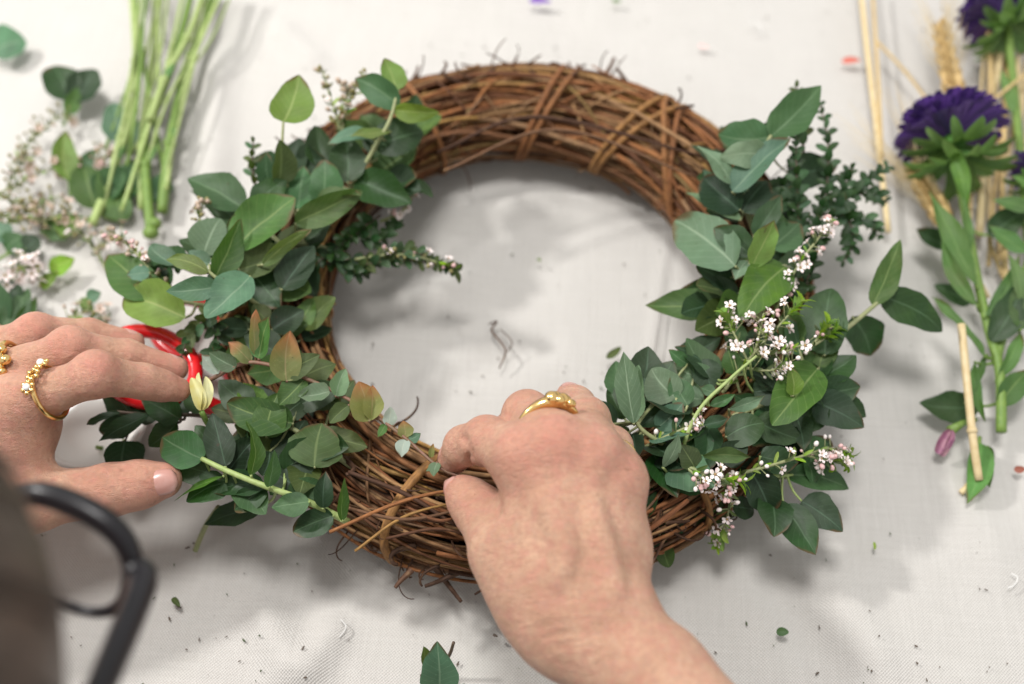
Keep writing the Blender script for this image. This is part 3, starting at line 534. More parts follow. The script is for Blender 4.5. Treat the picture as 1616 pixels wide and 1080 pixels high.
def blossom(label, paths, nf, nb, spread=.006, buds=(BP, BW), tip='y', group='blossom sprigs', fscale=(.58, .92), leaves=True, fm=None, name='blossom_sprig', smat=None, tipn=14, stepL=.005, tipsc=1.):
    P3 = [spline([P(*p) for p in pa], 10) for pa in paths]; e = thing(name, label, 'blossom sprig', P3[0][0], group); base = np.array(e.location); mb = MB()
    for i, A in enumerate(P3): mb.tube(A, [.0009 if i == 0 else .0007, .0004], 5)
    def spot():
        A = random.choice(P3); k = random.randrange(len(A)//5, len(A)); p = A[k]; t = unit(A[min(k+1, len(A)-1)]-A[max(k-1, 0)]); x, y = frame(t); a = random.uniform(0, 6.28); d = unit(math.cos(a)*x+math.sin(a)*y+t*.4+np.array([0, -.15, .5])); return p, d
    for _ in range(nf):
        p, d = spot(); q = p+d*spread*random.uniform(.4, 1); mb.tube([p, (p+q)/2+np.array([0, 0, .0005]), q], .00025, 4); s = random.uniform(*fscale); r = qz(d+np.array([random.gauss(0, .3), random.gauss(0, .3), .2]))
        f = link('flower', fm or FM, None, e, q-base, r, s); link('centre', CM, None, f)
    for _ in range(nb):
        p, d = spot(); q = p+d*spread*random.uniform(.3, .9); mb.tube([p, (p+q)/2, q], .00025, 4); link('bud', random.choice(buds), None, e, q-base, qz(d), random.uniform(.5, .95))
    if leaves:
        for A in P3: leafy(e, A, [SLN['o'], SLN['o'], SLN['y']], stepL, .9, (.6, 1))
    if tip:
        for A in P3[:2]:
            d0 = unit(A[-1]-A[-4]); x, y = frame(d0)
            for k in range(tipn):
                an = k*2.4; d = unit(d0*random.uniform(.5, 1.4)+math.cos(an)*x+math.sin(an)*y); link('leaf', SL[tip] if k % 2 else SLN['y'], None, e, A[-1]-d0*.004*(k % 3)-base, ori(d, d0+np.array([0, 0, .5])), random.uniform(.8, 1.3)*tipsc)
    part('stem', mb, smat or S_PALE, e); return e
blossom('white blossom spike with pink buds rising beside the small myrtle leaves', [[(1210, 520, 5.6), (1238, 460, 6.4), (1262, 415, 7), (1290, 378, 7.4), (1315, 345, 7.6)]], 28, 16, .0052, tip=None)
blossom('full cluster of white blossom and pink buds below the blossom spike', [[(1140, 620, 5.6), (1180, 570, 6.6), (1215, 530, 7.2), (1262, 478, 7.6)], [(1180, 570, 6.6), (1160, 530, 7), (1145, 500, 7.2)], [(1195, 560, 6.8), (1240, 555, 7), (1275, 540, 7)], [(1170, 580, 6.4), (1215, 585, 6.6), (1250, 570, 6.6)], [(1190, 560, 6.8), (1200, 520, 7.2), (1205, 495, 7.4)]], 38, 42, .0085, tip='y')
blossom('low blossom sprig with bright green tip lying out on the cloth', [[(1150, 752, 5.0), (1205, 738, 5.4), (1260, 722, 5.2), (1310, 708, 4.6), (1338, 720, 4)], [(1270, 718, 5.0), (1300, 726, 4.6), (1330, 730, 4)]], 24, 22, .0052, tip='y')
blossom('drooping blossom sprig with green tip beside the forearm', [[(1080, 735, 6.0), (1115, 750, 6.0), (1150, 775, 5.2), (1148, 815, 3.8), (1136, 850, 2.2)], [(1080, 735, 6.0), (1105, 755, 6.2), (1130, 755, 6.0), (1170, 760, 5.6)]], 20, 34, .006, tip='y')
blossom('green leafed blossom tip without flowers by the dark leaf', [[(1270, 560, 5.4), (1290, 535, 6), (1305, 512, 6.4)], [(1285, 545, 5.8), (1300, 535, 6), (1318, 520, 6)]], 0, 4, tip='y')
blossom('faint blossom sprig threaded between the dark leaves near the hand', [[(1010, 710, 5), (1050, 690, 5.8), (1090, 672, 6), (1110, 660, 6)]], 7, 5, .005, tip=None)
Lg = 'budding sprigs on the side of the ringed fingers'
blossom('forked sprig of olive buds standing behind the lime leaves', [[(545, 260, 5), (535, 200, 6.4), (520, 150, 7), (508, 108, 7.2)], [(538, 210, 6.2), (555, 150, 7), (582, 118, 7.4)], [(530, 190, 6.6), (545, 165, 7), (548, 135, 7.4)]], 4, 60, .0045, (BG, BG, BD), None, Lg, (.5, .7))
blossom('pale budding sprig leaning out past the speckled leaves', [[(285, 470, 4.6), (245, 435, 5.4), (215, 400, 5.8), (178, 366, 6)]], 3, 34, .0042, (BG, BD, BP), None, Lg, (.5, .7))
blossom('little budding sprig beside the dull blue leaf', [[(350, 420, 5), (330, 375, 5.8), (315, 345, 6.2), (322, 318, 6.4)]], 6, 22, .0042, (BG, BD), None, Lg, (.5, .7))
blossom('white flecked budding end of the sprig in the open centre', [[(560, 410, 4.6), (620, 402, 4.8), (670, 408, 4.6), (712, 424, 4.4)]], 5, 20, .0045, (BP, BW, BG), 'o', Lg, (.6, .8))
blossom('tiny white blossoms under the lowest leaf of the upright sprig', [[(600, 350, 4.6), (628, 338, 5), (648, 318, 5), (650, 302, 5)]], 9, 5, .003, (BP, BW), None, Lg, (.6, .85), False)

# ------------------------------------------------------------------ asters
def one_leaf_mesh(ln, wd, ab, mat, fold=.3, bend=.1, nu=2, nv=7, name='petal', wav=0):
    mb = MB(); leaf_geo(mb, (0, 0, 0), (0, ln, 0), wd, (0, 0, 1), fold, bend, ab, nu=nu, nv=nv, wav=wav); me = mb.mesh(name); me.materials.append(mat); return me
PET = [one_leaf_mesh(.026, w_, (.35, .16), M_PURPLE, f_, b_) for w_, f_, b_ in ((.0054, .4, .08), (.0048, .3, .14), (.0058, .5, .04))]
BRA = [one_leaf_mesh(.022, w_, (.4, .38), LM['C'], .35, b_, 4, 7, 'bract', .02) for w_, b_ in ((.0062, .14), (.0052, .22), (.007, .1))]
def aster(label, c, axis, R, stem, leaves, n=(66, 58, 46), nbr=(13, 15), dark='A'):
    c = np.asarray(c, float); axis = unit(axis); x, y = frame(axis); pts = [P(*p) for p in stem]; e = thing('purple_aster', label, 'aster', pts[-1], 'cut purple asters'); base = np.array(e.location); s0 = R/.03
    for layer, k_ in enumerate(n):
        for k in range(k_):
            a = 2*math.pi*(k+random.uniform(-.35, .35))/k_; el = (.10, .34, .60)[layer]+random.gauss(0, .05); rad = math.cos(a)*x+math.sin(a)*y
            d = unit(rad*math.cos(el)+axis*math.sin(el)); p = c+rad*.004*s0+axis*(.003+.0016*layer)*s0
            link('petal', random.choice(PET), None, e, p-base, ori(d, axis), s0*random.uniform(.88, 1.08)*(1, .96, .88)[layer])
    for layer, k_ in enumerate(nbr):
        for k in range(k_):
            a = 2*math.pi*(k+random.uniform(-.3, .3))/k_; el = (-.10, -.38)[layer]+random.gauss(0, .1); rad = math.cos(a)*x+math.sin(a)*y; d = unit(rad*math.cos(el)+axis*math.sin(el))
            link('bract', random.choice(BRA), None, e, c+rad*.0035*s0-axis*(.0005+.0035*layer)*s0-base, ori(d, -axis), s0*random.uniform(1.05, 1.45)*(1, .95)[layer])
    rc = MB(); M_ = np.stack([x, y, axis], 1); rc.ball(c, np.array([.0065, .0065, .006])*s0, 6, 10, M_); part('receptacle', rc, LM['A'], e)
    tw = [(place_leaf(e, s), .0007) for s in leaves]; stem_part(e, [c]+pts, .0022, .0026, S_GREEN, tw); return e
aster('large purple aster lying face away with its green back showing', P(1506, 226, 3.2), (-.05, .98, .06), .0295, [(1512, 262, 2.8), (1522, 330, 2.2), (1542, 440, 1.8), (1560, 520, 1.6), (1578, 590, 1.4), (1580, 682, 1.0)], [
 (1504, 232, 4.2, 1528, 330, 3.0, 34, 'A', 10, 'l'), (1542, 452, 2.2, 1466, 300, 3.2, 44, 'A', 10, 'l'), (1542, 482, 2.2, 1486, 378, 3.0, 34, 'A', -15, 'l'), (1553, 562, 2.0, 1470, 468, 2.6, 28, 'A', 25, 'l'), (1504, 388, 1.6, 1446, 362, 1.8, 34, 'D', 0), (1532, 478, 1.4, 1474, 450, 1.4, 32, 'D', 5),
 (1538, 572, 1.8, 1556, 668, 1.4, 26, 'A', 10, 'l'), (1545, 640, .9, 1450, 636, 1.0, 54, 'D', 0, 'e'), (1556, 560, 1.6, 1520, 640, 1.8, 22, 'A', 20, 'l'), (1530, 400, 2.4, 1520, 300, 3.4, 26, 'A', 30, 'l'), (1565, 540, 1.8, 1618, 440, 2.6, 50, 'D', 5, 'e'), (1560, 372, 1.8, 1622, 330, 2.4, 46, 'D', 10, 'e'), (1572, 600, 1.4, 1610, 520, 2, 30, 'A', 15, 'l'), (1576, 640, 1.2, 1624, 584, 1.4, 40, 'G', 10, 'e'), (1555, 500, 2, 1608, 400, 2.8, 34, 'A', -10, 'l')])
aster('half hidden purple aster by the straw bundle at the table far side', P(1590, 30, 3.0), (-.2, .95, .0), .027, [(1592, 60, 2.6), (1600, 140, 2.0), (1612, 260, 1.6), (1625, 400, 1.4)], [(1600, 180, 2, 1580, 110, 2.6, 26, 'A', 10, 'l')], (44, 40, 30), (13, 14))
aster('partly seen aster with bright stem leaves at the cloth margin', P(1652, 278, 2.6), (.1, .95, .0), .020, [(1640, 300, 2.4), (1628, 400, 2.0), (1600, 480, 1.8), (1578, 545, 1.5), (1572, 575, 1.4)], [
 (1628, 330, 3, 1566, 316, 3, 34, 'A', 5, 'e'), (1620, 400, 2.4, 1560, 356, 2.8, 36, 'A', 0, 'l'), (1612, 480, 2.6, 1590, 400, 3, 28, 'A', 10, 'l'), (1612, 520, 2.4, 1626, 430, 3, 46, 'G', 0, 'e'), (1640, 300, 3.2, 1596, 278, 3.6, 26, 'A', 0, 'e')], (30, 26, 20), (10, 11))
sp = MB(); leaf_geo(sp, P(1502, 678, 1.2), P(1478, 716, .8), .0055, np.array([0, -.2, 1]), .7, .05, (.35, .25)); leaf_geo(sp, P(1502, 678, 1.4), P(1483, 720, .7), .0045, np.array([.5, -.2, .8]), .6, .05, (.35, .25))
wo = thing('wilted_floret', 'small wilted pink purple floret below the aster leaves', 'flower', P(1505, 675, 1)); part('petal', sp, plain('wilted_purple', (.20, .05, .13), .6, (.4, .22, .25), 200), wo); s2 = MB(); s2.tube([P(1540, 662, .8), P(1520, 668, 1), P(1500, 680, 1.2)], [.0012, .0016, .0026], 7); part('stem', s2, S_GREEN, wo)
sprig('fallen ragged aster leaf under the pale cut straw', [(1546, 690, .4), (1544, 720, .5), (1540, 742, .5)], [(1548, 700, .6, 1526, 796, .5, 52, 'A', 0, 'e'), (1560, 705, .5, 1562, 770, .4, 26, 'G', 10)], (.001, .0006), S_GREEN, None, None, 'aster_leaf', 'leaf')

# ------------------------------------------------------------------ wheat straws
GR = MB(); 
for _s in (0,): leaf_geo(GR, (0, 0, 0), (0, .0095, 0), .0042, (0, 0, 1), .7, .12, (.5, .7), nu=4, nv=6, wav=0); leaf_geo(GR, (0, 0, -.0005), (0, .009, -.0005), .0040, (0, 0, -1), .6, .14, (.5, .7), nu=4, nv=6, wav=0)
GRM = GR.mesh('grain'); GRM.materials.append(M_GRAIN)
def wheat(label, path, r, ear=None, mat=None, awn=.05):
    pts = [P(*p) for p in path]; e = thing('wheat_straw', label, 'wheat', pts[0], 'dried wheat straws'); mb = MB(); A = spline(pts, 6); mb.tube(A, r, 8); 
    k = len(A)//2; t = unit(A[k+1]-A[k]); mb.tube([A[k]-t*.0015, A[k], A[k]+t*.0015], [r*1.02, r*1.35, r*1.02], 8); part('stem', mb, mat or M_STRAW, e)
    if ear:
        a, b = P(*ear[0]), P(*ear[1]); d = unit(b-a); ln = np.linalg.norm(b-a); base = np.array(e.location); x, y = frame(d); eo = thing('x', '', '', (0, 0, 0)); bpy.data.objects.remove(eo)
        rm = MB(); rm.tube([a, b], [.0013, .0008], 6); er = part('ear', rm, M_GRAIN, e); aw = MB(); n = 11
        for i in range(n):
            for s in range(4):
                an = s*math.pi/2+(i % 2)*.5; o_ = math.cos(an)*x+math.sin(an)*y; p = a+d*ln*(i+.2)/n+o_*.0016; dd = unit(d+o_*.42)
                link('grain', GRM, None, er, p-base, ori(dd, o_), (1.05-.35*i/n)*random.uniform(.9, 1.1))
                q = p+dd*.009; d2 = unit(d+o_*random.uniform(.2, .42)+np.array([0, 0, random.gauss(0, .05)])); aw.tube([q, q+d2*awn*.5, q+d2*awn+o_*.002], [.00028, .00022, .0001], 4)
        ao = part('awns', aw, M_STRAWP, er); ao['kind'] = 'stuff'
    return e
wheat('pale straw with a cut end beside the bushy myrtle', [(1402, 366, .6), (1388, 240, .8), (1370, 90, .9), (1356, -40, 1)], .0016, None, M_STRAWP)
wheat('thin straw lying against the pale cut straw', [(1392, 250, 1.1), (1386, 130, 1.1), (1376, -30, 1.1)], .0011)
wheat('thin slanting straw behind the large aster', [(1468, 165, .8), (1430, 115, 1.0), (1384, 66, 1.2)], .0009)
wheat('straw carrying a plump wheat ear above the large aster', [(1530, 330, .8), (1520, 240, 1.0), (1508, 150, 1.8)], .0012, ((1506, 150, 1.9), (1484, 40, 2.4)), None, .026)
wheat('straw with a wheat ear whose long awns fan out beside the myrtle', [(1560, 470, .6), (1522, 400, .9), (1492, 350, 1.1)], .0012, ((1494, 352, 1.1), (1440, 268, 1.4)), M_STRAWP, .045)
wheat('upright straw crossing behind the aster petals', [(1566, 150, 1.6), (1560, 60, 1.6), (1552, -40, 1.6)], .0015, None, M_STRAW)
wheat('broad pale straw leaning through the bundle behind the aster', [(1546, 372, .9), (1556, 220, 1.1), (1578, 90, 1.4), (1592, -40, 1.5)], .0021, None, M_STRAWP)
wheat('golden straw ending among the aster stem leaves', [(1588, 460, .6), (1582, 320, .9), (1586, 180, 1.1), (1606, -40, 1.4)], .0018)
wheat('thin dark golden straw beside the broad pale straw', [(1560, 420, .5), (1572, 280, .8), (1596, 120, 1), (1604, -30, 1)], .0012)
wheat('pale straw standing at the cloth margin near the far aster', [(1606, 230, .9), (1608, 150, 1.1), (1606, 95, 1.3)], .0016, None, M_STRAWP)
wheat('slanting straw running up to the cloth margin', [(1560, 165, 2.2), (1590, 140, 2.4), (1640, 100, 2.6)], .0010)
for k in range(9):
    x = random.uniform(1540, 1625); y0 = random.uniform(250, 470); x1 = x+random.uniform(-25, 40); wheat('thin dry straw among the straws of the bundle', [(x-random.uniform(0, 30), y0, .4), (x, y0*.6, .7), ((x+x1)/2, y0*.25, 1), (x1, -40, 1.2)], random.uniform(.0008, .0013), None, random.choice((M_STRAW, M_STRAWP)))
wheat('short cut pale straw lying over the lower aster leaves', [(1545, 758, .9), (1534, 680, 1.8), (1517, 512, 3.0)], .0020, None, M_STRAWP)
wheat('chip of split straw at the foot of the cut straw', [(1516, 778, .3), (1528, 768, .4), (1542, 758, .4)], .0014, None, M_STRAWP)
wheat('straw half hidden under the aster stem leaves', [(1600, 470, .5), (1560, 560, .5), (1548, 420, .6)][0:1]+[(1580, 430, .6), (1560, 380, .7)], .0011)

# ------------------------------------------------------------------ far side of the table: green stems and loose cuttings
SG = 'cut green flower stems lying in a bunch'
STEMS = [
 ('pale green stem at the outside of the bunch beside the round leaves', [(146, 355, .5), (178, 270, .7), (206, 190, .9), (214, 90, 1), (206, -40, 1.1)], .0021, S_LIGHT),
 ('thin green stem next to the outside stem of the bunch', [(222, 330, .4), (222, 220, .9), (236, 110, 1), (262, -40, 1.1)], .0013, S_LIGHT),
 ('thick green stem ending in a knobbly yellow cut end', [(238, 368, .6), (230, 270, .8), (232, 200, 1), (270, 110, 1.3), (310, -40, 1.6)], .0024, S_GREEN),
 ('long green stem bent at a swollen joint in the bunch', [(256, 335, .5), (266, 240, .9), (288, 130, 1.3), (318, 50, 1.6), (345, -40, 1.8)], .0026, S_GREEN),
 ('green stem crossing over the middle of the bunch', [(236, 190, 1.8), (262, 120, 2.0), (300, 50, 2.2), (330, -40, 2.3)], .0020, S_LIGHT),
 ('slender stem running along the inside of the bunch', [(262, 300, .8), (280, 180, 1.1), (310, 80, 1.9), (362, -40, 2.0)], .0014, S_LIGHT),
 ('faint thin stem in the loose middle of the bunch', [(228, 180, .6), (244, 80, .8), (240, -40, .9)], .0010, S_LIGHT)]
for k in range(11):
    x0 = random.uniform(150, 262); y0 = random.uniform(230, 345); x1 = random.uniform(205, 385); STEMS.append(('thin pale stem among the thicker stems of the bunch', [(x0, y0, .5), (x0*.6+x1*.4+random.uniform(-8, 8), y0*.6, 1+.1*k), (x0*.25+x1*.75, y0*.25, 1.2+.1*k), (x1, -40, 1.3+.1*k)], random.uniform(.0007, .0012), random.choice((S_LIGHT, S_LIGHT, S_GREEN))))
for lab, pa, r, m in STEMS:
    pts = [P(*p) for p in pa]; e = thing('green_stem', lab, 'stem', pts[0], SG); A = spline(pts, 8); mb = MB(); mb.tube(A, [r*1.15, r, r*.9], 8)
    for k in (int(len(A)*.3), int(len(A)*.62)): mb.ball(A[k], (r*1.5,)*3, 6, 8)
    if 'knobbly' in lab: mb.ball(A[0], (r*1.9, r*1.6, r*1.6), 6, 8); mb.ball(A[1]+np.array([.003, 0, .001]), (r*1.5,)*3, 6, 8)
    part('stem', mb, m, e)
    if r > .0018:
        lf = MB(); q = A[int(len(A)*.3)]; leaf_geo(lf, q, q+np.array([.006, .012, .003]), .004, (0, 0, 1), .3, .1, SHAPE['l']); part('leaf', lf, LM['A'], e)
C = 'loose eucalyptus cuttings'
def cutting(label, path, leaves, fill=None): return sprig(label, path, leaves, (.001, .0006), S_GREEN, C, fill, 'eucalyptus_cutting', 'eucalyptus cutting')
cutting('single round blue green leaf lying alone on the cloth', [(-30, 90, .4), (-8, 80, .6)], [(-10, 82, .8, 42, 66, .8, 60, 'B', 0, 'r')])
cutting('pair of dark round leaves beyond the dried flower heads', [(100, 200, .4), (108, 170, .8), (115, 150, 1)], [(112, 160, 1, 86, 104, 1.4, 56, 'D', 10, 'r'), (116, 162, 1, 152, 110, 1.4, 52, 'K', -5, 'r'), (108, 180, .8, 122, 138, 1.6, 36, 'A', 20)])
cutting('rounded grey green leaf tucked behind the stem bunch', [(200, 240, .3), (190, 225, .5)], [(192, 224, .6, 180, 162, 1, 48, 'B', 0, 'r'), (212, 236, .5, 222, 190, .8, 34, 'B', 0)])
cutting('bright lime leaf standing near the dried flower heads', [(112, 310, .3), (108, 280, .8)], [(108, 285, 1, 104, 206, 1.8, 40, 'L', 15), (118, 275, .8, 150, 235, 1.2, 28, 'T', 0)])
cutting('dark green leafy cutting under the cut ends of the stems', [(150, 340, .3), (180, 310, .4), (215, 300, .5)], [(150, 330, .5, 132, 262, 1.0, 52, 'G', 0, 'r'), (165, 320, .5, 188, 262, .8, 50, 'T', 0, 'r'), (190, 345, .3, 160, 280, .6, 46, 'G', 0), (205, 315, .3, 214, 250, .5, 46, 'T', 0), (240, 320, .3, 262, 268, .5, 40, 'T', 0), (195, 350, .3, 186, 300, .5, 40, 'G', 0), (112, 352, .5, 62, 366, .5, 46, 'G', 0), (120, 340, .6, 96, 375, .6, 40, 'L', 0)])
cutting('dark teal leaves by the edge below the dried flower heads', [(-20, 420, .4), (15, 400, .5), (40, 390, .6)], [(40, 392, .8, 62, 376, .8, 36, 'K', 0, 'r'), (15, 380, .8, -10, 350, .8, 40, 'B', 0), (10, 395, .6, 36, 372, .8, 40, 'T', 0, 'r'), (30, 400, .6, 52, 398, .6, 24, 'K', 0)])
cutting('bright yellow green leaves beside the little white flowers', [(70, 450, .3), (88, 425, .5)], [(78, 425, .6, 118, 408, .8, 34, 'Y', 0), (66, 455, .5, 92, 430, .6, 22, 'Y', 0)])
cutting('large teal leaves beneath the ringed knuckles', [(-40, 540, .4), (0, 500, .6), (20, 470, .8)], [(10, 510, .8, -30, 445, 1, 60, 'T', 0, 'r'), (0, 520, .8, 46, 455, .9, 40, 'T', 0), (20, 520, .6, 58, 468, .6, 22, 'G', 10, 'l'), (28, 480, .8, 2, 440, 1.1, 44, 'K', 0)])
cutting('small scattered leaf bits between the stems and the red scissors', [(120, 480, .3), (140, 468, .4)], [(138, 472, .5, 160, 462, .6, 24, 'B', 0), (146, 490, .4, 128, 470, .5, 18, 'L', 0)])
DG = 'faded flower cuttings'
def dried(label, paths, nf, nb, buds=(BD, BG, BG)): return blossom(label, paths, nf, nb, .008, buds, None, DG, (.8, 1.1), True, None if 'white' in label else FMD, 'dried_flower_sprig', S_PALE)
dried('wide spray of dried pinkish flowers by the cloth margin', [[(-40, 330, .5), (10, 300, 1), (50, 280, 1.2), (92, 262, 1)], [(0, 310, 1), (30, 320, 1.2), (70, 328, 1)], [(10, 300, 1), (30, 260, 1.4), (60, 240, 1.2)], [(-20, 330, .8), (20, 345, 1), (60, 342, .9)]], 16, 95)
dried('lower spray of dried flowers next to the lime leaf', [[(0, 360, .5), (50, 330, 1), (90, 310, 1)], [(30, 345, 1), (80, 345, 1), (112, 330, .9)]], 10, 50)
dried('thin dried twig reaching towards the pair of dark leaves', [[(20, 260, .5), (45, 225, 1), (65, 195, 1.1)], [(45, 225, 1), (85, 190, 1.1), (110, 178, 1)]], 2, 26)
dried('knot of faded buds against the stem bunch', [[(120, 290, .6), (145, 245, 1), (160, 228, 1.1)], [(140, 250, 1), (165, 250, 1)]], 5, 24, (BD, BP, BG))
dried('small white flowers gathered by the yellow green leaves', [[(-10, 460, .5), (25, 435, 1), (60, 420, 1)], [(0, 440, .8), (30, 420, 1), (70, 432, 1)]], 20, 26, (BW, BG))
dried('pale bud sprig lying between the stem ends and the wreath', [[(170, 430, .4), (150, 395, .8), (130, 370, 1), (115, 358, 1)], [(150, 395, .8), (170, 380, 1), (196, 372, 1)]], 8, 30, (BG, BD, BW))
dried('dull petals and buds strewn behind the curled fingers', [[(90, 520, .4), (115, 500, .8), (140, 490, .8)], [(110, 500, .8), (150, 505, .8), (172, 498, .7)]], 4, 18, (BD, BG))

# ------------------------------------------------------------------ dish, scissors
dc = P(150, 672, .3); dish = MB(); dish.lathe([(.0001, .002), (.014, .002), (.0205, .0028), (.0228, .0055), (.0240, .0105), (.0262, .0116), (.0278, .0108), (.0270, .0075), (.0245, .002), (.018, .0003), (.0001, .0003)], (dc[0], dc[1], .0005), 56)
do = link('dish', dish.mesh('dish', (dc[0], dc[1], 0)), M_CHINA, None, (dc[0], dc[1], 0)); tag(do, 'small round white dish under the arch of finger and thumb', 'dish')
for (a, b, lab) in [((197, 694, .9), (180, 722, .9), 'short yellow green stem clipping lying in the white dish'), ((152, 706, .6), (162, 708, .6), 'tiny green leaf bit lying in the white dish'), ((212, 706, .9), (216, 714, .9), 'tiny brown scrap lying in the white dish')]:
    m_ = MB(); q = P(*a); m_.tube([q, (q+P(*b))/2, P(*b)], .0011, 6); k_ = link('stem_clipping', m_.mesh('stem_clipping', q), S_LIGHT if 'yellow' in lab else (S_GREEN if 'green' in lab else S_BROWN), None, q); tag(k_, lab, 'clipping')
sc = thing('scissors', 'scissors with glossy red plastic finger loops half hidden under leaves', 'scissors', P(300, 600, 1.4))
def loop(cx, cy, rx, ry, z, rot=0):
    pts = []
    for i in range(33):
        a = 2*math.pi*i/32; u, v = rx*math.cos(a), ry*math.sin(a); pts.append(P(cx+u*math.cos(rot)-v*math.sin(rot), cy+u*math.sin(rot)+v*math.cos(rot), z))
    m_ = MB(); m_.tube(pts, .0034, 10, False); return m_
l1 = loop(234, 580, 76, 56, 4.2, .25); l1.tube(spline([P(300, 622, 4.2), P(340, 645, 2.8), (P(390, 665, 1.6))], 6), [.0042, .0045, .003], 8); part('handle', l1, M_RED, sc)
l2 = loop(300, 520, 60, 46, 1.6, .4); l2.tube(spline([P(345, 548, 1.6), P(370, 600, 1.6), P(395, 660, 1.5)], 6), [.0042, .0045, .003], 8); part('handle', l2, M_RED, sc)
for p, q in (((385, 660, 1.5), (490, 760, 1.0)), ((390, 655, 1.7), (500, 745, 1.1))):
    a, b = P(*p), P(*q); m_ = MB(); leaf_geo(m_, a, b, .010, (0, .3, 1), .1, 0, (.25, .9), 2, 8, 0); part('blade', m_, M_STEEL, sc)
sw = MB(); sw.ball(P(392, 660, 1.75), (.0035, .0035, .0015), 6, 10); part('pivot_screw', sw, M_STEEL, sc)

# ------------------------------------------------------------------ bits on the cloth
sprig('fallen eucalyptus leaf pair on the open cloth below the wreath', [(664, 1068, .3), (690, 1056, .5), (708, 1036, 1.2), (716, 1014, 2.0)], [(694, 1084, .7, 690, 1012, 2.4, 62, 'B', -5, 'h'), (672, 1070, .6, 668, 1020, 1.6, 30, 'O', 50)], (.0010, .0007), S_BROWN, None, None, 'fallen_leaf', 'leaf')
def bit(label, a, b, wpx, col, z=.25, name='leaf_fragment', cat='leaf fragment', roll=0):
    m_ = MB(); p, q = P(*a, z), P(*b, z+.1); leaf_geo(m_, p, q, wpx*pxsize(p), (random.gauss(0, .2), -.2, 1), .3, .1, SHAPE['r'], nu=4, nv=6); k = link(name, m_.mesh(name, p), LM[col] if isinstance(col, str) else col, None, p); tag(k, label, cat); return k
bit('small torn green leaf piece near the forearm shadow', (1225, 998), (1245, 998), 14, 'T'); bit('tiny bright green leaf lying alone on the open canvas', (1380, 868), (1379, 855), 7, 'Y'); bit('dark crumpled leaf scrap below the dark leaf sprig', (272, 944), (284, 958), 10, 'O')
bit('curled dull leaf tip in the centre of the wreath beside grey leaves', (957, 566), (980, 548), 13, 'O', .5); bit('small green speck of leaf in the open centre', (848, 409), (854, 413), 5, 'L'); bit('dry brown seed scrap close to the wrist', (778, 1001), (786, 1005), 5, S_BROWN)
bit('pink petal scrap beyond the wreath top', (1102, 73), (1120, 76), 8, M_PINK, .2, 'petal_scrap', 'petal'); bit('red petal scrap beside the tall pale straw', (1328, 98), (1358, 96), 12, plain('red_petal', (.55, .12, .08), .5), .2, 'petal_scrap', 'petal')
bit('dark purple petal dropped at the far table side', (835, 2), (870, 4), 12, M_PURPLE, .3, 'petal_scrap', 'petal'); bit('reddish brown scrap below the aster stems', (1600, 742), (1618, 740), 12, plain('rust_scrap', (.25, .07, .04), .6), .2, 'petal_scrap', 'petal'); bit('green speck of leaf beyond the wreath top', (965, 2), (980, 4), 8, 'A')
m_ = MB(); m_.tube(spline([P(772, 512, .2), P(784, 508, .5), P(776, 522, .3), P(790, 540, .3), P(798, 556, .4), P(788, 582, .2)], 8), [.0004, .0006, .0004], 5); m_.tube(spline([P(790, 520, .3), P(808, 540, .4), P(800, 556, .3)], 6), .0003, 4)
k = link('fallen_tendril', m_.mesh('fallen_tendril', P(772, 512, 0)), TEND, None, P(772, 512, 0)); tag(k, 'thin curly vine tendril fallen on cloth inside the wreath', 'tendril')
m_ = MB(); m_.tube(spline([P(308, 870, .3), P(318, 845, .8), P(328, 825, 1.6), P(345, 800, 2.6)], 6), [.0013, .0012], 7); k = link('cut_stem', m_.mesh('cut_stem', P(308, 870, 0)), S_PALE, None, P(308, 870, 0)); tag(k, 'cut stem end sticking out below the dark leaf sprig', 'stem')
for lab, pts in [('loose white thread lying near the wreath foot', [(538, 978), (546, 990), (536, 1006)]), ('loose white thread curled by the far cloth', [(1180, 40), (1194, 36), (1202, 50), (1190, 52)]), ('loose white thread beneath the aster side', [(1596, 905), (1606, 912), (1600, 924), (1590, 928)])]:
    m_ = MB(); m_.tube(spline([P(*p, .15) for p in pts], 8), .0003, 5); k = link('thread', m_.mesh('thread', P(*pts[0], 0)), plain('white_thread', (.8, .79, .77), .8), None, P(*pts[0], 0)); tag(k, lab, 'thread')
crumbs = MB(); cb2 = MB()
for k in range(420):
    px, py = random.uniform(0, 1616), random.uniform(0, 1080); p = P(px, py, .04); s = random.choice((.0002, .0003, .0004, .0005, .0007)); a = random.uniform(0, 6.28); p[2] = float(cloth_z(np.array(p[0]), np.array(p[1])))-.0018+s*.3
    c_, s_ = math.cos(a), math.sin(a); (crumbs if k % 3 else cb2).ball(p, (s*random.uniform(.8, 2.2), s*.7, s*.4), 4, 5, [[c_, -s_, 0], [s_, c_, 0], [0, 0, 1]])
o = link('plant_crumbs', crumbs.mesh('plant_crumbs'), S_BROWN); o['kind'] = 'stuff'; o['label'] = 'brown plant crumbs scattered over the cloth'; o['category'] = 'crumbs'
o = link('leaf_crumbs', cb2.mesh('leaf_crumbs'), LM['O']); o['kind'] = 'stuff'; o['label'] = 'green leaf crumbs scattered over the cloth'; o['category'] = 'crumbs'

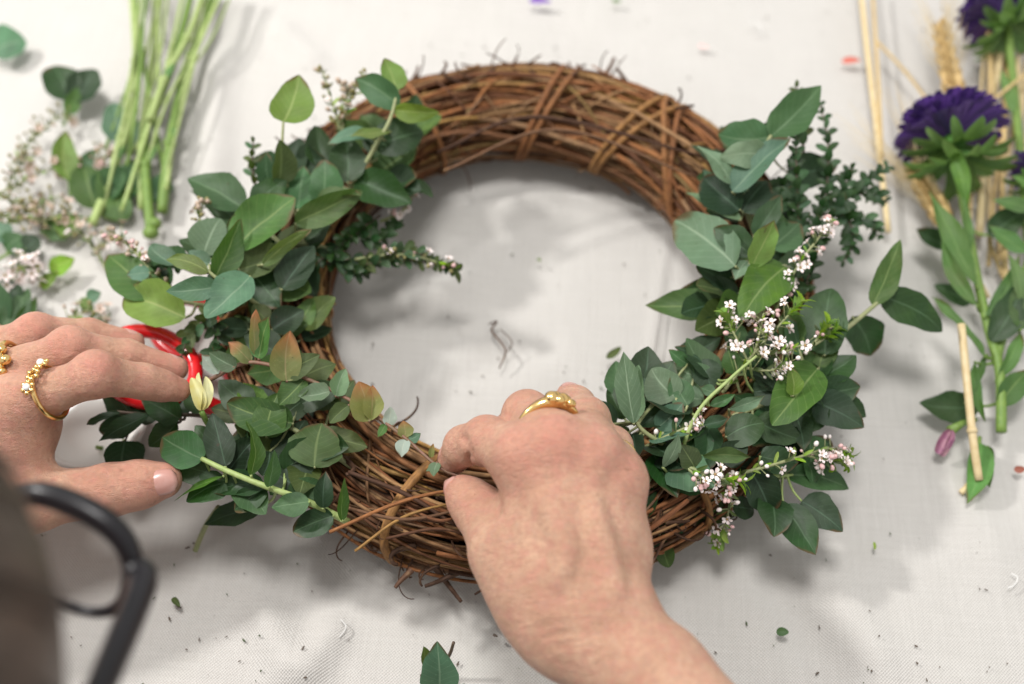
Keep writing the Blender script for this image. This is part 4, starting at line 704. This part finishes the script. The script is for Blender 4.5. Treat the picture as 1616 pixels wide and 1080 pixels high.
# ------------------------------------------------------------------ the person
class Field:
    def __init__(s, lo, hi, h):
        s.lo = np.array(lo, float); s.h = h; s.n = np.ceil((np.array(hi)-s.lo)/h).astype(int)+1
        s.ax = [(s.lo[i]+h*np.arange(s.n[i])).astype(np.float32) for i in range(3)]
    def empty(s): return np.full(tuple(s.n), 1., np.float32)
    def block(s, lo, hi):
        a = np.clip(np.floor((lo-s.lo)/s.h).astype(int), 0, s.n-1); b = np.clip(np.ceil((hi-s.lo)/s.h).astype(int)+1, 1, s.n)
        sl = tuple(slice(a[i], max(b[i], a[i]+1)) for i in range(3)); return sl, np.meshgrid(*[s.ax[i][sl[i]] for i in range(3)], indexing='ij')
    def cone(s, F, a, b, ra, rb, k, pad=.012, sub=False):
        a = np.asarray(a, float); b = np.asarray(b, float); R = max(ra, rb)+pad+k; sl, (X, Y, Z) = s.block(np.minimum(a, b)-R, np.maximum(a, b)+R)
        d = b-a; L2 = float(d@d)+1e-12; t = np.clip(((X-a[0])*d[0]+(Y-a[1])*d[1]+(Z-a[2])*d[2])/L2, 0, 1)
        D = np.sqrt((X-a[0]-t*d[0])**2+(Y-a[1]-t*d[1])**2+(Z-a[2]-t*d[2])**2)-(ra+(rb-ra)*t); s._mix(F, sl, D, k, sub)
    def ell(s, F, c, r, k, M=None, sub=False):
        c = np.asarray(c, float); r = np.asarray(r, float); R = r.max()+.012+k; sl, (X, Y, Z) = s.block(c-R, c+R); q = np.stack([X-c[0], Y-c[1], Z-c[2]], -1)
        if M is not None: q = q @ np.asarray(M, np.float32)
        kk = np.sqrt(((q/r)**2).sum(-1)); D = (kk-1)*r.min() if r.max()/r.min() > 3 else kk*(kk-1)/np.maximum(np.sqrt(((q/(r*r))**2).sum(-1)), 1e-6); s._mix(F, sl, D, k, sub)
    def _mix(s, F, sl, D, k, sub):
        A = F[sl]
        if sub: D = -D; h = np.maximum(k-np.abs(A-D), 0)/k; F[sl] = np.maximum(A, D)+h*h*k*.25
        else: h = np.maximum(k-np.abs(A-D), 0)/k; F[sl] = np.minimum(A, D)-h*h*k*.25
    def join(s, A, B, k): h = np.maximum(k-np.abs(A-B), 0)/k; return np.minimum(A, B)-h*h*k*.25
    def nets(s, F):
        I = F < 0; c = np.zeros(tuple(s.n-1), np.int8); offs = [(i, j, k) for i in (0, 1) for j in (0, 1) for k in (0, 1)]; n = s.n
        for o in offs: c += I[o[0]:n[0]-1+o[0], o[1]:n[1]-1+o[1], o[2]:n[2]-1+o[2]]
        idx = np.argwhere((c > 0) & (c < 8)); vid = np.full(tuple(s.n-1), -1, np.int64); vid[tuple(idx.T)] = np.arange(len(idx))
        vals = {o: F[idx[:, 0]+o[0], idx[:, 1]+o[1], idx[:, 2]+o[2]] for o in offs}; acc = np.zeros((len(idx), 3)); cnt = np.zeros(len(idx))
        for a in offs:
            for x in range(3):
                if a[x]: continue
                b = list(a); b[x] = 1; b = tuple(b); fa, fb = vals[a], vals[b]; m = (fa < 0) != (fb < 0); t = np.where(m, fa/np.where(m, fa-fb, 1), 0)
                p = np.tile(np.array(a, float), (len(idx), 1)); p[:, x] += t; acc += p*m[:, None]; cnt += m
        V = (idx+acc/cnt[:, None])*s.h+s.lo; Q = []
        for x in range(3):
            u, v = (x+1) % 3, (x+2) % 3; sa = [slice(None)]*3; sb = [slice(None)]*3; sa[x] = slice(0, -1); sb[x] = slice(1, None); A, B = I[tuple(sa)], I[tuple(sb)]
            e = np.argwhere(A != B); ok = (e[:, u] > 0) & (e[:, v] > 0) & (e[:, u] < n[u]-1) & (e[:, v] < n[v]-1); e = e[ok]; fl = A[tuple(e.T)]
            def g(du, dv): q = e.copy(); q[:, u] -= du; q[:, v] -= dv; return vid[tuple(q.T)]
            q = np.stack([g(1, 1), g(0, 1), g(0, 0), g(1, 0)], 1); q[~fl] = q[~fl][:, ::-1]; Q.append(q)
        Q = np.concatenate(Q); Q = Q[(Q >= 0).all(1)]; return V, Q
UPV = np.array([0, 0, 1.])
def hand(fingers, palm, extras, h, red, thumb):
    """fingers: lists of (point, radius); palm: list of (a, b, ra, rb, k)"""
    allp = [p for f in fingers+[thumb] for p, r in f]+[q for c in palm for q in c[:2]]; lo = np.min(allp, 0)-.035; hi = np.max(allp, 0)+.035
    fl = Field(lo, hi, h); B = fl.empty()
    for a, b, ra, rb, k in palm: fl.cone(B, a, b, ra, rb, k)
    G = fl.empty()
    for f in fingers+[thumb]:
        g = fl.empty()
        for (p, r), (q, r2) in zip(f[:-1], f[1:]): fl.cone(g, p, q, r, r2, .0035)
        G = fl.join(G, g, .0012)
    F = fl.join(B, G, .009)
    for (c, r, k, sub) in extras.get('ball', []): fl.cone(F, c, np.asarray(c)+1e-5, r, r, k, sub=sub)
    for (a, b, r, k, sub) in extras.get('line', []): fl.cone(F, a, b, r, r, k, sub=sub)
    def surf(px, py):
        d = FW+RT*(px-808)/FPX+UP*(540-py)/FPX; t = np.linspace(.2, .7, 1200)[:, None]; q = CAM+d*t; g = np.round((q-fl.lo)/fl.h).astype(int); ok = ((g >= 0) & (g < fl.n)).all(1); f = np.where(ok, F0[tuple(np.clip(g, 0, fl.n-1).T)], 1); k = int((f < 0).argmax()); return q[k], -unit(d)
    F0 = F.copy()
    for pl in extras.get('veins', []):
        q = spline([surf(*p)[0]-UPV*.0014 for p in pl], 5)
        for a, b in zip(q[:-1], q[1:]): fl.cone(F, a, b, .0013, .0013, .0065)
    for pl in extras.get('creases', []):
        q = spline([surf(*p)[0]+UPV*.0004 for p in pl], 5)
        for a, b in zip(q[:-1], q[1:]): fl.cone(F, a, b, .0007, .0007, .0014, sub=True)
    V, Q = fl.nets(F); rd = np.zeros(len(V))
    for c, R in red: rd = np.maximum(rd, np.exp(-(np.linalg.norm(V-c, axis=1)/R)**2))
    return V, Q, rd
def L3(a, b, t): return np.asarray(a)*(1-t)+np.asarray(b)*t
def knuckle_folds(extras, p, ax, n, r, m=3, gap=.0022, depth=.0004):
    """shallow skin creases across a joint"""
    ax = unit(ax); n = unit(np.asarray(n)-ax*(np.asarray(n)@ax)); s = np.cross(ax, n)
    for i in range(m):
        c = np.asarray(p)+ax*gap*(i-(m-1)/2)+n*(r+.0011); extras['line'].append((c-s*r*.4, c+s*r*.4, .0005, .001, True))
# ---- hand that pinches the young tip
i1, i2, i3, i4 = P(828, 722, 10.2), P(768, 696, 8.6), P(732, 704, 7.5), P(715, 726, 6.3)
m1, m2, m3, m4 = P(878, 708, 10.6), P(832, 655, 8.6), P(808, 684, 6.4), P(800, 715, 5.4)
r1, r2, r3, r4 = P(932, 722, 10.3), P(926, 664, 8.5), P(908, 640, 7.2), P(899, 626, 6.5)
p1, p2, p3, p4 = P(972, 758, 9.6), P(965, 706, 8.0), P(948, 690, 6.6), P(935, 680, 5.8)
c0, t1, t2, t3 = P(846, 940, 8.4), P(789, 868, 8.2), P(757, 806, 7.2), P(727, 775, 6.7)
w1, w2 = P(890, 985, 8.6), P(946, 972, 8.8); f1, f2 = P(1030, 1078, 9.2), P(1036, 1070, 9.3); elbow = P(932, 985, 9)+unit(P(1010, 1080, 9.5)-P(925, 985, 9))*.23+np.array([-.012, 0, .01])
fing = [[(i1, .0112), (L3(i1, i2, .55), .0092), (i2, .0092), (L3(i2, i3, .55), .0080), (i3, .0080), (i4, .0066)], [(m1, .0112), (L3(m1, m2, .5), .0098), (m2, .0098), (m3, .0085), (m4, .007)],
        [(r1, .0108), (L3(r1, r2, .5), .0092), (r2, .0093), (r3, .0080), (r4, .0062)], [(p1, .0096), (L3(p1, p2, .5), .0080), (p2, .0083), (p3, .0072), (p4, .0060)]]
thumb = [(c0, .0148), (t1, .0118), (L3(t1, t2, .5), .0098), (t2, .0098), (L3(t2, t3, .6), .0088), (t3, .0066)]
pc = (i1+p1)/2; wc = (w1+w2)/2; dn = np.array([0, 0, -.008])
palm = [(w1, L3(i1, m1, .15)+dn*.7, .0155, .0112, .012), (wc, m1+dn*.6, .0172, .0120, .014), (wc, r1+dn*.6, .0170, .0118, .014), (w2, p1+dn*.4, .0150, .0104, .010), (c0, L3(w1, i1, .65)+dn*2, .015, .012, .014), (L3(w1, i1, .45)+dn, L3(w2, p1, .5)+dn, .016, .0155, .014),
        (w1, f1, .0168, .0178, .007), (w2, f2, .0168, .0178, .007), (f1, elbow, .0178, .029, .006), (f2, elbow, .0178, .028, .006), (i1+dn*.7, m1+dn*.7, .0092, .0095, .008), (m1+dn*.7, r1+dn*.7, .0095, .0092, .008), (r1+dn*.7, p1+dn*.7, .0092, .0088, .008), (L3(c0, t1, .6), L3(w1, i1, .78)+dn*1.4, .0095, .0085, .012)]
ex = {'ball': [(i1+UPV*.0014, .0088, .008, False), (m1+UPV*.0018, .0088, .008, False), (r1+UPV*.0014, .0084, .008, False), (p1+UPV*.0014, .0078, .008, False), (i2+unit(CAM-i2)*.0022, .0082, .006, False), (t2+unit(CAM-t2)*.001, .0088, .005, False), (w2+np.array([.010, .002, .008]), .007, .012, False)], 'line': []}
for a, b, r in ((i1, L3(w1, wc, .4), .0020), (m1, L3(w1, wc, .9), .0021), (r1, L3(wc, w2, .3), .0020), (p1, L3(wc, w2, .7), .0018)):
    q0, q1 = L3(a, b, .10)+UPV*.0086, L3(a, b, .60)+UPV*.0108; ex['line'].append((q0, q1, r, .006, False))
ex['veins'] = [[(862, 790), (880, 830), (892, 870), (880, 920)], [(935, 800), (948, 850), (960, 895), (968, 945)]]
ex['creases'] = [[(850+8*k, 990+16*k), (905+8*k, 982+16*k), (965+8*k, 988+13*k)] for k in range(3)]+[[(727, 690), (738, 708), (745, 736)], [(731, 688), (742, 706), (750, 734)]]
ex['line'] += [(P(762, 752, 8.6), P(779, 806, 9.6), .0028, .004, True)]
knuckle_folds(ex, i2, i3-i1, CAM-i2, .0097); knuckle_folds(ex, t2, t3-t1, CAM-t2, .0099)
redR = [(i1+UPV*.008, .013), (m1+UPV*.01, .013), (r1+UPV*.009, .011), (p1+UPV*.008, .010), (i2, .014), (i4, .014), (t3, .014), (m2, .012), (r4, .012), (t2, .010)]
VR, QR, RR = hand(fing, palm, ex, .00125, redR, thumb)
# ---- hand with the flower rings
I1, I2, I3, I4 = P(22, 640, 8.6), P(152, 592, 9.8), P(226, 602, 8.5), P(281, 615, 7.3)
M1, M2, M3, M4 = P(-25, 600, 7.9), P(112, 552, 8.8), P(200, 562, 7.7), P(278, 582, 6.7)
R1, R2, R3, R4 = P(-62, 566, 6.7), P(58, 528, 7.4), P(140, 527, 6.4), P(210, 541, 5.6)
K1, K2, K3, K4 = P(-95, 548, 5.6), P(-25, 535, 5.4), P(10, 545, 4.4), P(40, 556, 3.8)
T0, T1, T2, T3 = P(-70, 796, 6.6), P(62, 788, 6.2), P(172, 774, 6.1), P(258, 758, 5.9)
W1, W2 = P(-190, 800, 6.2), P(-215, 690, 7.0); ELB = (W1+W2)/2+np.array([-.13, -.17, .02]); DN = np.array([0, 0, -.009])
FING = [[(I1, .0110), (L3(I1, I2, .5), .0084), (I2, .0087), (L3(I2, I3, .5), .0070), (I3, .0071), (L3(I3, I4, .5), .0063), (I4, .0054)], [(M1, .0110), (L3(M1, M2, .5), .0082), (M2, .0085), (L3(M2, M3, .5), .0069), (M3, .0069), (M4, .0054)], [(R1, .0105), (L3(R1, R2, .5), .0079), (R2, .0082), (L3(R2, R3, .5), .0066), (R3, .0066), (R4, .0053)], [(K1, .0098), (K2, .0084), (K3, .0072), (K4, .0060)]]
THB = [(T0, .0155), (T1, .0125), (L3(T1, T2, .5), .0102), (T2, .0109), (L3(T2, T3, .55), .0100), (T3, .0078)]
PALM = [(W1, I1+DN, .017, .012, .014), ((W1+W2)/2, M1+DN, .018, .0125, .014), (W2, R1+DN, .017, .012, .014), (W2, K1+DN*.6, .016, .0108, .014), (T0, I1+DN*1.6, .015, .0105, .014), (T0, W1, .016, .017, .014), (L3(T0, T1, .75), L3(I1, T0, .30)+DN*.4, .0095, .0105, .016), (L3(T0, T1, .4), L3(I1, T0, .25)+DN, .012, .012, .016),
        (I1+DN*.7, M1+DN*.7, .0095, .0095, .008), (M1+DN*.7, R1+DN*.7, .0095, .0092, .008), (R1+DN*.7, K1+DN*.6, .0092, .009, .008), (W1, ELB, .0205, .033, .016), (W2, ELB, .0205, .033, .016)]
EX = {'ball': [(I1+UPV*.003, .009, .008, False), (M1+UPV*.003, .009, .008, False), (I2+UPV*.0020, .0076, .006, False), (M2+UPV*.0020, .0075, .006, False), (R2+UPV*.0018, .0072, .006, False)], 'line': []}
knuckle_folds(EX, I2, I3-I1, np.array([0, -.4, 1]), .0094); knuckle_folds(EX, M2, M3-M1, np.array([0, -.3, 1]), .0092); knuckle_folds(EX, I3, I4-I2, np.array([0, -.4, 1]), .0074, 2); knuckle_folds(EX, T2, T3-T1, CAM-T2, .0114, 4, .0024, .0006)
redL = [(I1, .016), (I2+UPV*.008, .012), (M2+UPV*.008, .012), (R2+UPV*.008, .012), (I4, .018), (M4, .018), (R4, .018), (T3, .02), (T2, .014), (L3(T0, I1, .5), .02)]
VL, QL, RL = hand(FING, PALM, EX, .00125, redL, THB)
# ---- head, neck and shoulders
HC = np.array([-.18, -.255, .24]); FACE = unit(np.array([.15, .75, -.65])); HUP = unit(np.array([.28, .42, .86])-FACE*(np.array([.28, .42, .86])@FACE)); HSD = np.cross(FACE, HUP); HM = np.stack([HSD, FACE, HUP], 1)
def H(s, f, u): return HC+HSD*s+FACE*f+HUP*u
neck = H(0, -.035, -.10); SHR, SHL = np.array([.075, -.50, .15]), np.array([-.42, -.42, .15]); CH = (SHR+SHL)/2+np.array([0, -.02, -.02])
fl = Field((-.60, -.68, -.22), (.32, -.08, .37), .0042); F = fl.empty()
fl.ell(F, H(0, -.008, .02), (.072, .090, .094), .02, HM); fl.cone(F, H(0, .045, -.045), H(0, .058, -.082), .043, .026, .03); fl.cone(F, H(0, .078, .005), H(0, .098, -.022), .007, .011, .012); fl.cone(F, H(-.016, .079, -.058), H(.016, .079, -.058), .006, .006, .008)
for s in (-1, 1): fl.cone(F, H(s*.033, .094, .008), H(s*.033, .0945, .008), .013, .013, .012, sub=True); fl.cone(F, H(s*.032, .070, .006), H(s*.032, .0701, .006), .0115, .0115, .004); fl.cone(F, H(s*.072, -.008, .018), H(s*.072, -.004, -.018), .011, .007, .006)
fl.cone(F, H(0, -.02, -.03), CH+np.array([0, .04, .04]), .052, .062, .03); fl.cone(F, SHR, SHL, .06, .06, .04); fl.cone(F, SHR, elbow, .048, .037, .03); fl.cone(F, SHL, ELB, .048, .036, .03)
VH, QH = fl.nets(F)
V = np.concatenate([VR, VL, VH]); Q = np.concatenate([QR, QL+len(VR), QH+len(VR)+len(VL)]); RD = np.concatenate([RR, RL, np.full(len(VH), .1)])
me = bpy.data.meshes.new('person'); me.from_pydata(V.tolist(), [], Q.tolist()); me.polygons.foreach_set('use_smooth', [True]*len(me.polygons)); me.materials.append(SKIN)
at = me.attributes.new('red', 'FLOAT', 'POINT'); at.data.foreach_set('value', RD.astype(np.float32)); me.update()
person = link('person', me, None); tag(person, 'dark haired person in glasses bending over the wreath with both bare hands', 'person')
sm_ = person.modifiers.new('smooth', 'SMOOTH'); sm_.factor = .5; sm_.iterations = 4
# sweater, hair
fl = Field((-.64, -.72, -.42), (.36, -.20, .30), .006); F = fl.empty()
fl.cone(F, SHR, SHL, .072, .072, .04); fl.cone(F, CH, CH+np.array([0, -.02, -.34]), .14, .15, .08); fl.cone(F, CH+np.array([.09, 0, -.04]), CH+np.array([.08, -.02, -.34]), .11, .12, .06); fl.cone(F, CH+np.array([-.09, 0, -.04]), CH+np.array([-.08, -.02, -.34]), .11, .12, .06)
fl.cone(F, SHR, elbow, .062, .050, .03); fl.cone(F, elbow, L3(elbow, f2, .28), .050, .044, .02); fl.cone(F, SHL, ELB, .060, .050, .03); fl.cone(F, ELB, L3(ELB, W1, .28), .050, .043, .02)
V, Q = fl.nets(F); me = bpy.data.meshes.new('sweater'); me.from_pydata(V.tolist(), [], Q.tolist()); me.polygons.foreach_set('use_smooth', [True]*len(me.polygons)); link('sweater', me, M_KNIT, person)
hb = MB(); fl = Field(HC-.15, HC+.15, .004); F = fl.empty(); fl.ell(F, H(0, -.020, .028), (.080, .092, .094), .02, HM); fl.ell(F, H(0, -.062, -.015), (.070, .058, .085), .04, HM); fl.ell(F, H(0, .105, -.03), (.052, .055, .085), .01, HM, True)
V, Q = fl.nets(F); hb.add(V, Q.tolist())
crown = H(0, -.045, .125)
for k in range(1500):
    d = unit(np.array([random.gauss(0, 1), random.gauss(-.35, .9), random.gauss(.1, .8)])); 
    if d[1] > .62 and d[2] < .55: continue
    end = np.array([d[0]*.083, -.022+d[1]*.096, .022+d[2]*.096]); st = end+np.array([random.gauss(0, .006), -.03-random.random()*.03, .03+random.random()*.02])
    loc = []
    for u in np.linspace(0, 1, 6):
        q = st*(1-u)+end*u; n_ = (q-np.array([0, -.02, .026]))/np.array([.083, .095, .097]); q = np.array([0, -.02, .026])+unit(n_)*np.array([.083, .095, .097])*(1+.02*math.sin(u*3+k)); loc.append(HC+HM @ q)
    hb.tube(loc, [.0008, .0004], 3, False)
link('hair', hb.mesh('hair'), M_HAIR, person)
# nails
def nail(tip, prev, n, ln, wd, out, r):
    ax = unit(tip-prev); n = unit(np.asarray(n)-ax*(np.asarray(n)@ax)); m_ = MB(); s = np.cross(ax, n); vs = []; uv = []
    for j in range(8):
        for i in range(9):
            u = i/8*2-1; v = j/7; wv = wd*(.86+.14*math.sin(v*math.pi))*(math.sqrt(max(.02, 1-((.3-v)/.31)**2)) if v < .3 else 1 if v < .8 else math.sqrt(max(0, 1-((v-.8)/.23)**2))); a = u*.95
            vs.append(tip+ax*(out-ln*(1-v))+s*math.sin(a)*wv/1.9*1.2+n*(r*(.42+.58*math.cos(a))-.0016*v*v+.0002)); uv.append((u, v))
    m_.add(vs, [(j*9+i, j*9+i+1, (j+1)*9+i+1, (j+1)*9+i) for j in range(7) for i in range(8)], uv); k = link('fingernail', m_.mesh('fingernail'), M_NAIL, person)
    so = k.modifiers.new('thick', 'SOLIDIFY'); so.thickness = .0004; return k
nail(T3, T2, np.array([.05, -.55, .85]), .0125, .0105, .0062, .0088)
nail(t3, t2, np.array([-.75, .05, .66]), .0110, .0092, .0052, .0072)
nail(i4, i3, np.array([-.6, .55, .5]), .009, .008, .0046, .0071)
nail(r4, r3, np.array([.1, .5, .85]), .009, .0078, .0045, .0066)
for a, b in ((I4, I3), (M4, M3), (R4, R3)): nail(a, b, np.array([.1, .85, .5]), .0085, .0066, .0036, .0056)

# ------------------------------------------------------------------ finger rings
def ring_obj(label, c, ax, up, R, prof, extra=None):
    ax = unit(ax); up = unit(np.asarray(up)-ax*(np.asarray(up)@ax)); s = np.cross(ax, up); e = thing('finger_ring', label, 'ring', c); m_ = MB(); pts = []; rr = []
    for i in range(65):
        a = 2*math.pi*i/64; pts.append(np.asarray(c)+R*(math.sin(a)*s+math.cos(a)*up)); rr.append(prof(a))
    m_.tube(pts, rr, 10, False); part('band', m_, M_GOLD, e)
    if extra: extra(e, np.asarray(c), ax, up, s, R)
    return e
def bulges(e, c, ax, up, s, R):
    m_ = MB()
    for a, o_, r in ((.62, 0, .0030), (.78, .0012, .0024), (.80, -.0014, .0023), (.96, .0002, .0027), (1.12, .0011, .0020), (1.13, -.0011, .0020), (1.26, 0, .0019)): m_.ball(c+(R+.0016)*(math.sin(a+.12)*s+math.cos(a+.12)*up)+ax*o_*1.3, (r, r, r*.9), 8, 10)
    part('sculpted_head', m_, M_GOLD, e)
mid = L3(m1, m2, .46)+RT*.0022; axm = unit(m2-m1); upm = unit(CAM-mid); sgn = 1 if np.cross(axm, unit(upm-axm*(upm@axm)))@RT > 0 else -1
ring_obj('plain tapering gold ring with a sculpted end on the pinching hand', mid, axm*sgn, upm, .0130, lambda a: .0013+.0014*math.exp(-((((a+math.pi) % (2*math.pi))-math.pi-.85)/.6)**2), bulges)
ring_obj('thin silver gold band on the little finger of the pinching hand', L3(p1, p2, .62), p2-p1, UPV, .0090, lambda a: .0007)
def blooms(e, c, ax, up, s, R):
    for (a, o_, gem) in ((-.35, .0042, True), (.45, -.0010, True), (.05, .0015, False)):
        q = c+(R+.0014)*(math.sin(a)*s+math.cos(a)*up)+ax*o_; n = unit(math.sin(a)*s+math.cos(a)*up); x, y = frame(n); m_ = MB()
        for k in range(6): t = 2*math.pi*k/6; m_.ball(q+(math.cos(t)*x+math.sin(t)*y)*.0022, (.0012, .0012, .0010), 6, 7)
        part('bloom', m_, M_GOLD, e)
        if gem: g = MB(); g.ball(q+n*.0008, (.0016, .0016, .0014), 6, 8); part('stone', g, M_GEM, e)
lm = L3(I1, I2, .44); ring_obj('gold flower ring with pale stones on the spread index finger', lm, I2-I1, np.array([-.1, .2, 1]), .0112, lambda a: .0011, blooms)
lm = L3(M1, M2, .36); ring_obj('chunky gold cluster ring on the spread middle finger', lm, M2-M1, np.array([0, -.1, 1]), .0114, lambda a: .0013+.0006*math.cos(a), lambda e, c, ax, up, s, R: [part('bloom', (lambda m_: (m_.ball(c+(R+.0005)*(math.sin(a)*s+math.cos(a)*up)+ax*o_, (.0026, .0024, .0022), 7, 9), m_)[1])(MB()), M_GOLD, e) for a, o_ in ((-.4, .001), (0, -.002), (.1, .003), (.45, 0))])

# ------------------------------------------------------------------ glasses
gl = thing('glasses', 'black framed glasses worn by the person', 'glasses', H(0, .10, .005))
def lens_loop(cs): 
    pts = []
    for i in range(41):
        a = 2*math.pi*i/40; u = math.copysign(abs(math.cos(a))**.8, math.cos(a))*.0218; v = math.copysign(abs(math.sin(a))**.8, math.sin(a))*.0172; pts.append(H(cs+u, .108-abs(cs+u)*.10, .0165+v))
    return pts
for cs in (-.029, .029):
    lp = lens_loop(cs); m_ = MB(); m_.tube(lp, [.0028+.0012*math.sin(2*math.pi*i/40) for i in range(41)], 8, False); part('rim', m_, M_BLACK, gl)
    m_ = MB(); cen = np.mean(lp[:-1], 0); m_.add([cen]+lp[:-1], [(0, 1+i, 1+(i+1) % 40) for i in range(40)]); part('lens', m_, M_LENS, gl)
    sd = math.copysign(1, cs); m_ = MB(); m_.tube(spline([H(sd*.0515, .103, .022), H(sd*.0570, .094, .022), H(sd*.068, .04, .018), H(sd*.076, -.01, .014), H(sd*.076, -.04, -.012)], 8), [.0046, .0042, .0034, .0028], 8); part('temple', m_, M_BLACK, gl)
m_ = MB(); m_.tube(spline([H(-.0085, .107, .019), H(0, .110, .022), H(.0085, .107, .019)], 6), .0028, 8); part('bridge', m_, M_BLACK, gl)
